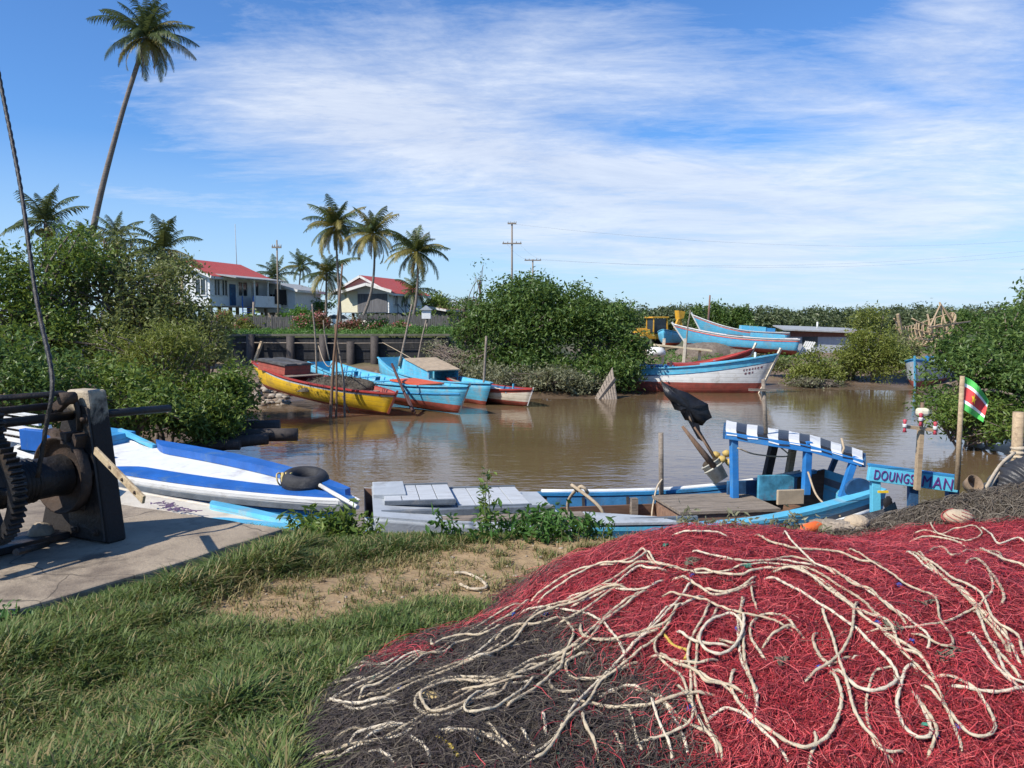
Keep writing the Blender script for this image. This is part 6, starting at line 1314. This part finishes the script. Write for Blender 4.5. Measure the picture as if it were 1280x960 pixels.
def wrap(px, py, mat, parent, off, n=4, r=.0125, name='twine_wrap'):
    c = Vector(onheap(px, py)) + Vector((0, 0, .016)); a = rr.uniform(0, 3); d = Vector((math.cos(a), math.sin(a) * .5, 0)); s = d.cross(Z_).normalized(); P = []
    for i in range(n * 6): t_ = i * 1.05; q = r * rr.uniform(.8, 1.25); P.append(c + d * (i * .0013 * (1 if name == 'twine_wrap' else rr.uniform(-1, 1.6))) + s * math.cos(t_) * q + Z_ * math.sin(t_) * q)
    P.append(P[-1] + s * .02 + d * .015)
    shift(MB().tube(P, .0026, 4).build(name, mat, parent), off)
for x, y in ((130, 237), (835, 270), (765, 405), (885, 470), (135, 700), (345, 745), (1045, 775), (290, 425), (560, 560), (955, 800)): p = cB((x, y))[0]; wrap(p[0], p[1], bt, tr, trm)
for x, y in ((40, 130), (940, 770), (150, 545), (300, 200)): p = cB((x, y))[0]; wrap(p[0], p[1], gt, tr, trm, 6)
for x, y in ((140, 195), (830, 420), (950, 325), (440, 540), (1010, 510)):
    p = cB((x, y))[0]
    for k in range(4): wrap(p[0] + rr.uniform(-9, 9), p[1] + rr.uniform(-5, 5), mt_, tr, trm, 5, .02, 'twine_knot')
for x, y, m_ in ((720, 95, bt), (330, 360, bt), (225, 325, gt), (880, 605, gt), (820, 95, bt), (520, 345, gt)): p = cC((x, y))[0]; wrap(p[0], p[1], m_, td, tdm, 4)
p = onheap(*cC((425, 385))[0]); t = thing('net_float', 'yellowish foam float ringed by rope in the dark net', 'float', p); MB().blob((0, 0, 0), (.06, .045, .035), jit=.1, sd=6, n=8).build('float_body', M('aged foam', (.5, .38, .18), .9, .25, 9, bump=.8), t)
# floats, bottle and sack along the bank top
def gat(px, py): 
    r = ray(px, py); ts = np.arange(3, 12, .01); p = np.array(EYE)[None] + np.array(r)[None] * ts[:, None]; h = np.maximum(heap(p[:, 0], p[:, 1]), heap(p[:, 0], p[:, 1], GBUMP)); d_ = p[:, 2] - h; k = np.argmax(d_ < 0)
    if not (d_ < 0).any(): k = np.argmin(np.where((ts > 5) & (ts < 8), d_, 9)); p[k, 2] = h[k]
    return Vector(p[k])
t = thing('net_float', 'round tan foam float resting at the crimson heap top', 'float', gat(1070, 661)); MB().blob((0, 0, .05), (.1, .085, .062), jit=.05, sd=7, n=9).build('float_body', M('tan foam', (.48, .38, .26), .9, .15, 6, (.3, .2, .14), .3, bump=.8), t)
t = thing('net_float', 'tan foam float wrapped in crimson net at right', 'float', gat(1197, 655)); MB().blob((0, 0, .05), (.11, .085, .06), jit=.05, sd=8, n=9).build('float_body', M('tan foam', (0, 0, 0)), t); mb = MB()
for k in range(16):
    a = rr.uniform(0, 6.3); e = rr.uniform(0, 1.3); P = [Vector((.118 * math.cos(a + i * .2) * math.cos(e - i * .12), .092 * math.sin(a + i * .2) * math.cos(e - i * .12), .05 + .066 * math.sin(e - i * .12))) for i in range(7)]; mb.tube(P, .0022, 3, cap=False)
mb.build('net_cover', reds[0], t)
t = thing('plastic_bottle', 'orange plastic bottle lying in the weeds at boat edge', 'bottle', gat(1008, 660) + Vector((0, -.12, .07))); t.rotation_euler = (0, R(80), R(20)); MB().lathe([(0, -.11), (.04, -.11), (.045, -.06), (.045, .04), (.018, .09), (.018, .12), (0, .12)], 14).build('bottle_body', M('orange plastic', (.7, .14, .03), .4, .1), t)
t = thing('rag', 'pale torn sacking heaped beside the orange bottle', 'rag', gat(1035, 652) + Vector((0, 0, .03))); MB().blob((0, 0, 0), (.2, .1, .06), jit=.3, sd=3, n=8).blob((.15, 0, .0), (.14, .09, .05), jit=.3, sd=4, n=8).build('sacking', M('sacking', (.34, .28, .21), .9, .4, 8, bump=1.0), t)
t = thing('tarp', 'black plastic tarp edge at the stern of canopy boat', 'tarp', at(1088, 632, 9.3)); MB().add([(-.45, 0, -.2), (.1, -.1, -.02), (.32, .1, .02), (.42, .2, -.15), (.1, -.3, -.2), (-.4, -.2, -.3)], [(0, 1, 4, 5), (1, 2, 3, 4)]).build('tarp_sheet', M('black plastic sheet', (0, 0, 0)), t); t.children[0].modifiers.new('s', 'SOLIDIFY').thickness = .01

# ---------------- grass
def grass():
    rg = np.random.default_rng(31)
    n = 42000; x = rg.uniform(-4.6, 2.4, n); y = 2.2 + 5.3 * rg.uniform(0, 1, n) ** 1.25
    slab = inpoly(x, y, S); bp = bump(x, y, BUMPS); dm = dirtmask(x, y)
    # blades thin out over bare earth, net and slab
    keep = ~slab & (bp < .03) & (rg.uniform(0, 1, n) > dm * .88) & (river_dist(x, y) > .25)
    px, py = proj(x, y, ground(x, y)); keep &= (px > -80) & (px < 1360) & (py < 1120)
    far = (y > 6.2) & (x > .6); keep &= ~(far & (rg.uniform(0, 1, n) > .35))
    x, y, dm = x[keep], y[keep], dm[keep]; K = len(x)
    clump = fbm(x, y, 2.4, 17); Y0 = y; tall = np.clip(.42 + .5 * clump + .45 * fbm(x, y, 7.5, 18), .05, 1.5)
    edge = np.exp(-((np.abs((x + 2.72) * .87 - (y - 4.35) * .5 - .25) / .45) ** 2)) * (x < -1.5); tall = tall * (1 - .8 * np.clip(dm * 2, 0, 1)) * (1 - .45 * (Y0 > 5.9)) 
    ds = np.full(x.shape, 9.0)
    for a, b in zip(S[:-1], S[1:]):
        ex, ey = b[0] - a[0], b[1] - a[1]; t_ = np.clip(((x - a[0]) * ex + (y - a[1]) * ey) / (ex * ex + ey * ey), 0, 1); ds = np.minimum(ds, np.hypot(x - a[0] - t_ * ex, y - a[1] - t_ * ey))
    tall = tall * (.22 + .78 * ss(.08, .5, ds)) + .75 * edge * ss(.1, .4, ds)
    B_ = 15; X = np.repeat(x, B_) + rg.normal(0, .028, K * B_); Y = np.repeat(y, B_) + rg.normal(0, .028, K * B_); T = np.repeat(tall, B_)
    Z = ground(X, Y) - .01; N = len(X); H = (.045 + .135 * T) * rg.uniform(.55, 1.25, N); az = rg.uniform(0, 6.283, N); ln = rg.uniform(.3, 1.5, N); wd = rg.uniform(.002, .005, N) * (.8 + .5 * T)
    d = np.stack([np.cos(az), np.sin(az), 0 * az], -1); s = np.stack([-np.sin(az), np.cos(az), 0 * az], -1); b0 = np.stack([X, Y, Z], -1); up = np.array([0, 0, 1.0])
    def pt(f): return b0 + d * (H * ln * f ** 1.8 * .9)[:, None] + up * (H * (f - .45 * ln * .62 * f ** 2.6))[:, None]
    pts = [pt(f) for f in (0, .5, .82, 1.0)]; ws = (1, .9, .6, .08)
    V = np.stack([q for p, w in zip(pts, ws) for q in (p - s * (wd * w)[:, None], p + s * (wd * w)[:, None])], 1).reshape(-1, 3)
    i = np.arange(N)[:, None] * 8; F_ = np.stack([np.concatenate([i + k * 2, i + k * 2 + 1, i + k * 2 + 3, i + k * 2 + 2], 1) for k in range(3)], 1).reshape(-1, 4)
    gm = leafmat('grass blades', (.07, .115, .025), (.12, .175, .042), (.24, .265, .1), .5, .3, .3); gd = leafmat('dry grass blades', (.18, .155, .06), (.26, .21, .095), (.34, .28, .14), .7, .2, .2)
    dry = rg.uniform(0, 1, N) < np.clip(.11 + .2 * np.repeat(fbm(x, y, 1.3, 40), B_) + .55 * np.repeat(dm, B_) + .12 * (Y < 3.6), .03, .85)
    gk = leafmat('dark grass blades', (.045, .085, .017), (.08, .135, .03), (.16, .2, .06), .5, .3, .3); lush = np.repeat(fbm(x, y, 1.9, 51) + .5 * fbm(x, y, 6, 52), B_) + rg.normal(0, .25, N) > .25
    tag(npmesh('grass', V, F_, [gm, gd, gk], None, False, np.repeat(np.where(dry, 1, np.where(lush, 2, 0)), 3)), 'tufted long grass on the near bank', 'grass', kind='stuff')
grass()
# plants at the bank edge
lf_herb = leafmat('herb leaves', (.04, .1, .015), (.065, .15, .028), (.11, .2, .05), .4, .3)
def herb(label, c, spread, n, h, seed, ls=.07, lf=None, lean=.25):
    rr = random.Random(seed); rg = np.random.default_rng(seed); t = thing('bank_plant', label, 'plant', c, 0, 'leafy plants along the bank edge'); mb = MB(); C = []
    for i in range(n):
        a = rr.uniform(0, 6.3); d = spread * math.sqrt(rr.random()); b = Vector((math.cos(a) * d, math.sin(a) * d * .5, -.03)); hh = h * rr.uniform(.5, 1.1); l = Vector((rr.uniform(-1, 1) * lean, rr.uniform(-1, 1) * lean, 1)).normalized()
        P = smoothpath([b, b + l * hh * .5, b + l * hh + Vector((rr.uniform(-.06, .06), 0, -.02))], .05); mb.tube(P, [.006 - .004 * k / len(P) for k in range(len(P))], 5, cap=False)
        for p in P[1:]: C.append(tuple(p))
    mb.build('stem', M('green stem', (.09, .1, .035), .7), t); V, F_ = leafcloud(rg, np.array(C), 5, .035, ls, .35, .38, 1); npmesh('leaves', V, F_, lf or lf_herb, t); return t
herb('broad leafy bright green plant clump before the grey boat', gat(640, 655), .55, 34, .24, 1, .075)
herb('bright leafy plant right of the middle clump by the path', gat(715, 662), .3, 22, .22, 2, .075)
herb('tall single sprig rising above the grey boat deck', gat(607, 650), .05, 3, .66, 3, .06, lf_mang, .1)
herb('dark leafy plant before the bow of the white deck', gat(400, 652), .3, 26, .24, 4, .08, lf_mang)
herb('low dark plant with white bits left of the grey boat', gat(447, 645), .15, 12, .2, 5, .07, lf_mang)
wd_ = herb('short weeds at the heap edge below the canopy boat', gat(930, 664), .5, 26, .1, 6, .05, lf_grey)
herb('small bright weed on the slab corner at left', Vector((-2.62, 4.3, .0)), .12, 9, .16, 7, .05)
wd_.name = 'weeds'; tag(wd_, cat='weeds', kind='stuff')

# pebbles and crumbs on the trodden earth
rg = np.random.default_rng(55); mb = MB(); k = 0
while k < 260:
    x, y = rg.uniform(-2, 2.4), rg.uniform(4.2, 6.8)
    if dirtmask(np.array([x]), np.array([y]))[0] < .3 or bump(np.array([x]), np.array([y]), BUMPS)[0] > .01: k += .2; continue
    k += 1; r = rg.uniform(.004, .016); mb.blob((x, y, gz(x, y) + r * .3), (r * rg.uniform(.8, 1.6), r, r * .6), n=4, jit=.25, sd=int(k * 7), mi=int(k) % 2)
tag(mb.build('pebbles', [M('pale pebbles', (.36, .3, .22), .9, .3, 9), M('brown crumbs', (.16, .11, .06), .9, .3, 9)]), 'small stones and crumbs of earth on the bare path', 'pebbles', kind='stuff')
# ------------------------------------------------------------------ camera, light, sky
cd = bpy.data.cameras.new('camera'); cam = bpy.data.objects.new('camera', cd); COL.objects.link(cam)
cam.location = EYE; cam.rotation_euler = (math.pi / 2 - PITCH, 0, 0)
cd.sensor_width = 36; cd.sensor_fit = 'HORIZONTAL'; cd.lens = 36 * FPX / 1280; cd.clip_start = .05; cd.clip_end = 5000
sc.camera = cam
SUN_EL, SUN_AZ = 45, -125      # azimuth clockwise from +Y (view direction): -90 is exactly left, beyond it behind the camera
sdir = Vector((math.sin(R(SUN_AZ)) * math.cos(R(SUN_EL)), math.cos(R(SUN_AZ)) * math.cos(R(SUN_EL)), math.sin(R(SUN_EL))))
sl = bpy.data.lights.new('sun', 'SUN'); sl.energy = 4.2; sl.angle = R(.5); sl.color = (1, .94, .85)
so = bpy.data.objects.new('sun', sl); COL.objects.link(so); so.rotation_euler = sdir.to_track_quat('Z', 'Y').to_euler(); so.location = (0, 0, 20)
w = bpy.data.worlds.new('World'); sc.world = w; w.use_nodes = True; nt = w.node_tree
bg = nt.nodes['Background']; bg.inputs[1].default_value = .1
sky = nt.nodes.new('ShaderNodeTexSky'); sky.sky_type = 'NISHITA'; sky.sun_disc = False
sky.sun_elevation = R(SUN_EL); sky.sun_rotation = R(SUN_AZ); sky.altitude = 0; sky.air_density = 1.0; sky.dust_density = .4; sky.ozone_density = 2.5
tc = nt.nodes.new('ShaderNodeTexCoord'); sep = nt.nodes.new('ShaderNodeSeparateXYZ'); nt.links.new(tc.outputs['Generated'], sep.inputs[0])
def mth(op, a, b=None, c=None):
    n = nt.nodes.new('ShaderNodeMath'); n.operation = op
    for i, v in enumerate((a, b, c)):
        if v is None: continue
        if hasattr(v, 'is_output'): nt.links.new(v, n.inputs[i])
        else: n.inputs[i].default_value = v
    return n.outputs[0]
# cloud layers seen in perspective: direction projected on a high plane
den = mth('ADD', mth('MAXIMUM', sep.outputs['Z'], 0.0), .07)
cu = mth('DIVIDE', sep.outputs['X'], den); cv = mth('DIVIDE', sep.outputs['Y'], den)
def layer(ang, sx, sy, scale, detail, rough, off, dist):
    cb = nt.nodes.new('ShaderNodeCombineXYZ'); nt.links.new(cu, cb.inputs[0]); nt.links.new(cv, cb.inputs[1]); cb.inputs[2].default_value = off
    mp = nt.nodes.new('ShaderNodeMapping'); mp.inputs['Rotation'].default_value = (0, 0, R(ang)); mp.inputs['Scale'].default_value = (sx, sy, 1)
    nt.links.new(cb.outputs[0], mp.inputs[0]); return noise(nt, mp.outputs[0], scale, detail, rough, dist)
big = layer(20, .6, 1.0, .42, 4, .55, 3.7, .3)
mid = layer(-24, .7, 1.05, 1.25, 12, .68, 1.3, .35)
wisp = layer(38, .6, 1.5, 7, 9, .7, 8.1, .5)
s = mth('ADD', mth('MULTIPLY', big, .7), mth('ADD', mth('MULTIPLY', mid, 1.0), mth('MULTIPLY', wisp, .5)))
# where the cloud banks lie in the sky: (bearing, height, spreads, tilt, amount)
yy = mth('MAXIMUM', sep.outputs['Y'], .08); su = mth('DIVIDE', sep.outputs['X'], yy); sv_ = mth('DIVIDE', sep.outputs['Z'], yy)
cov_bank = None
for px, py, sx, sy, an, am in ((330, 125, 230, 60, .12, .40), (640, 185, 270, 75, .2, .42), (1010, 265, 420, 95, .05, .42), (1190, 60, 130, 110, -.6, .42), (730, 60, 300, 42, .15, .2), (890, 178, 180, 24, .03, -.42), (40, 70, 210, 150, 0, -.4),
        (230, 275, 240, 36, .1, -.26), (1000, 15, 130, 42, 0, -.3), (140, 245, 150, 12, .12, .30), (640, 300, 420, 28, .12, .25), (620, 345, 500, 16, .05, -.1), (1130, 130, 60, 14, .2, -.3)):
    ca, sa = math.cos(an), math.sin(an); dx = mth('SUBTRACT', su, (px - 640) / 1024); dy = mth('SUBTRACT', sv_, (400 - py) / 1024)
    q1 = mth('ADD', mth('MULTIPLY', dx, ca * 1024 / sx), mth('MULTIPLY', dy, -sa * 1024 / sx)); q2 = mth('ADD', mth('MULTIPLY', dx, sa * 1024 / sy), mth('MULTIPLY', dy, ca * 1024 / sy))
    g_ = mth('MULTIPLY', mth('EXPONENT', mth('MULTIPLY', mth('ADD', mth('MULTIPLY', q1, q1), mth('MULTIPLY', q2, q2)), -.7)), am); cov_bank = g_ if cov_bank is None else mth('ADD', cov_bank, g_)
cov = ramp(nt, mth('ADD', s, cov_bank), 1.14, 1.72, 0, .86)
cloud = mixc(nt, ramp(nt, mid, .35, .7), (4.2, 4.8, 6.1), (6.5, 6.9, 7.5))
blue = mixc(nt, 1.0, sky.outputs[0], (.50, .80, 1.17), 'MULTIPLY')
c = mixc(nt, cov, blue, cloud)
hz = ramp(nt, sep.outputs['Z'], .0, .2, .62, 0)
c = mixc(nt, hz, c, (4.5, 5.6, 6.9))
nt.links.new(c, bg.inputs[0])
sc.view_settings.view_transform = 'Standard'; sc.view_settings.look = 'None'; sc.view_settings.exposure = .55; sc.view_settings.gamma = 1
sc.render.engine = 'CYCLES'; sc.cycles.use_denoising = True
sc.cycles.max_bounces = 6; sc.cycles.diffuse_bounces = 3; sc.cycles.glossy_bounces = 3; sc.cycles.transmission_bounces = 4
sc.cycles.sample_clamp_indirect = 4
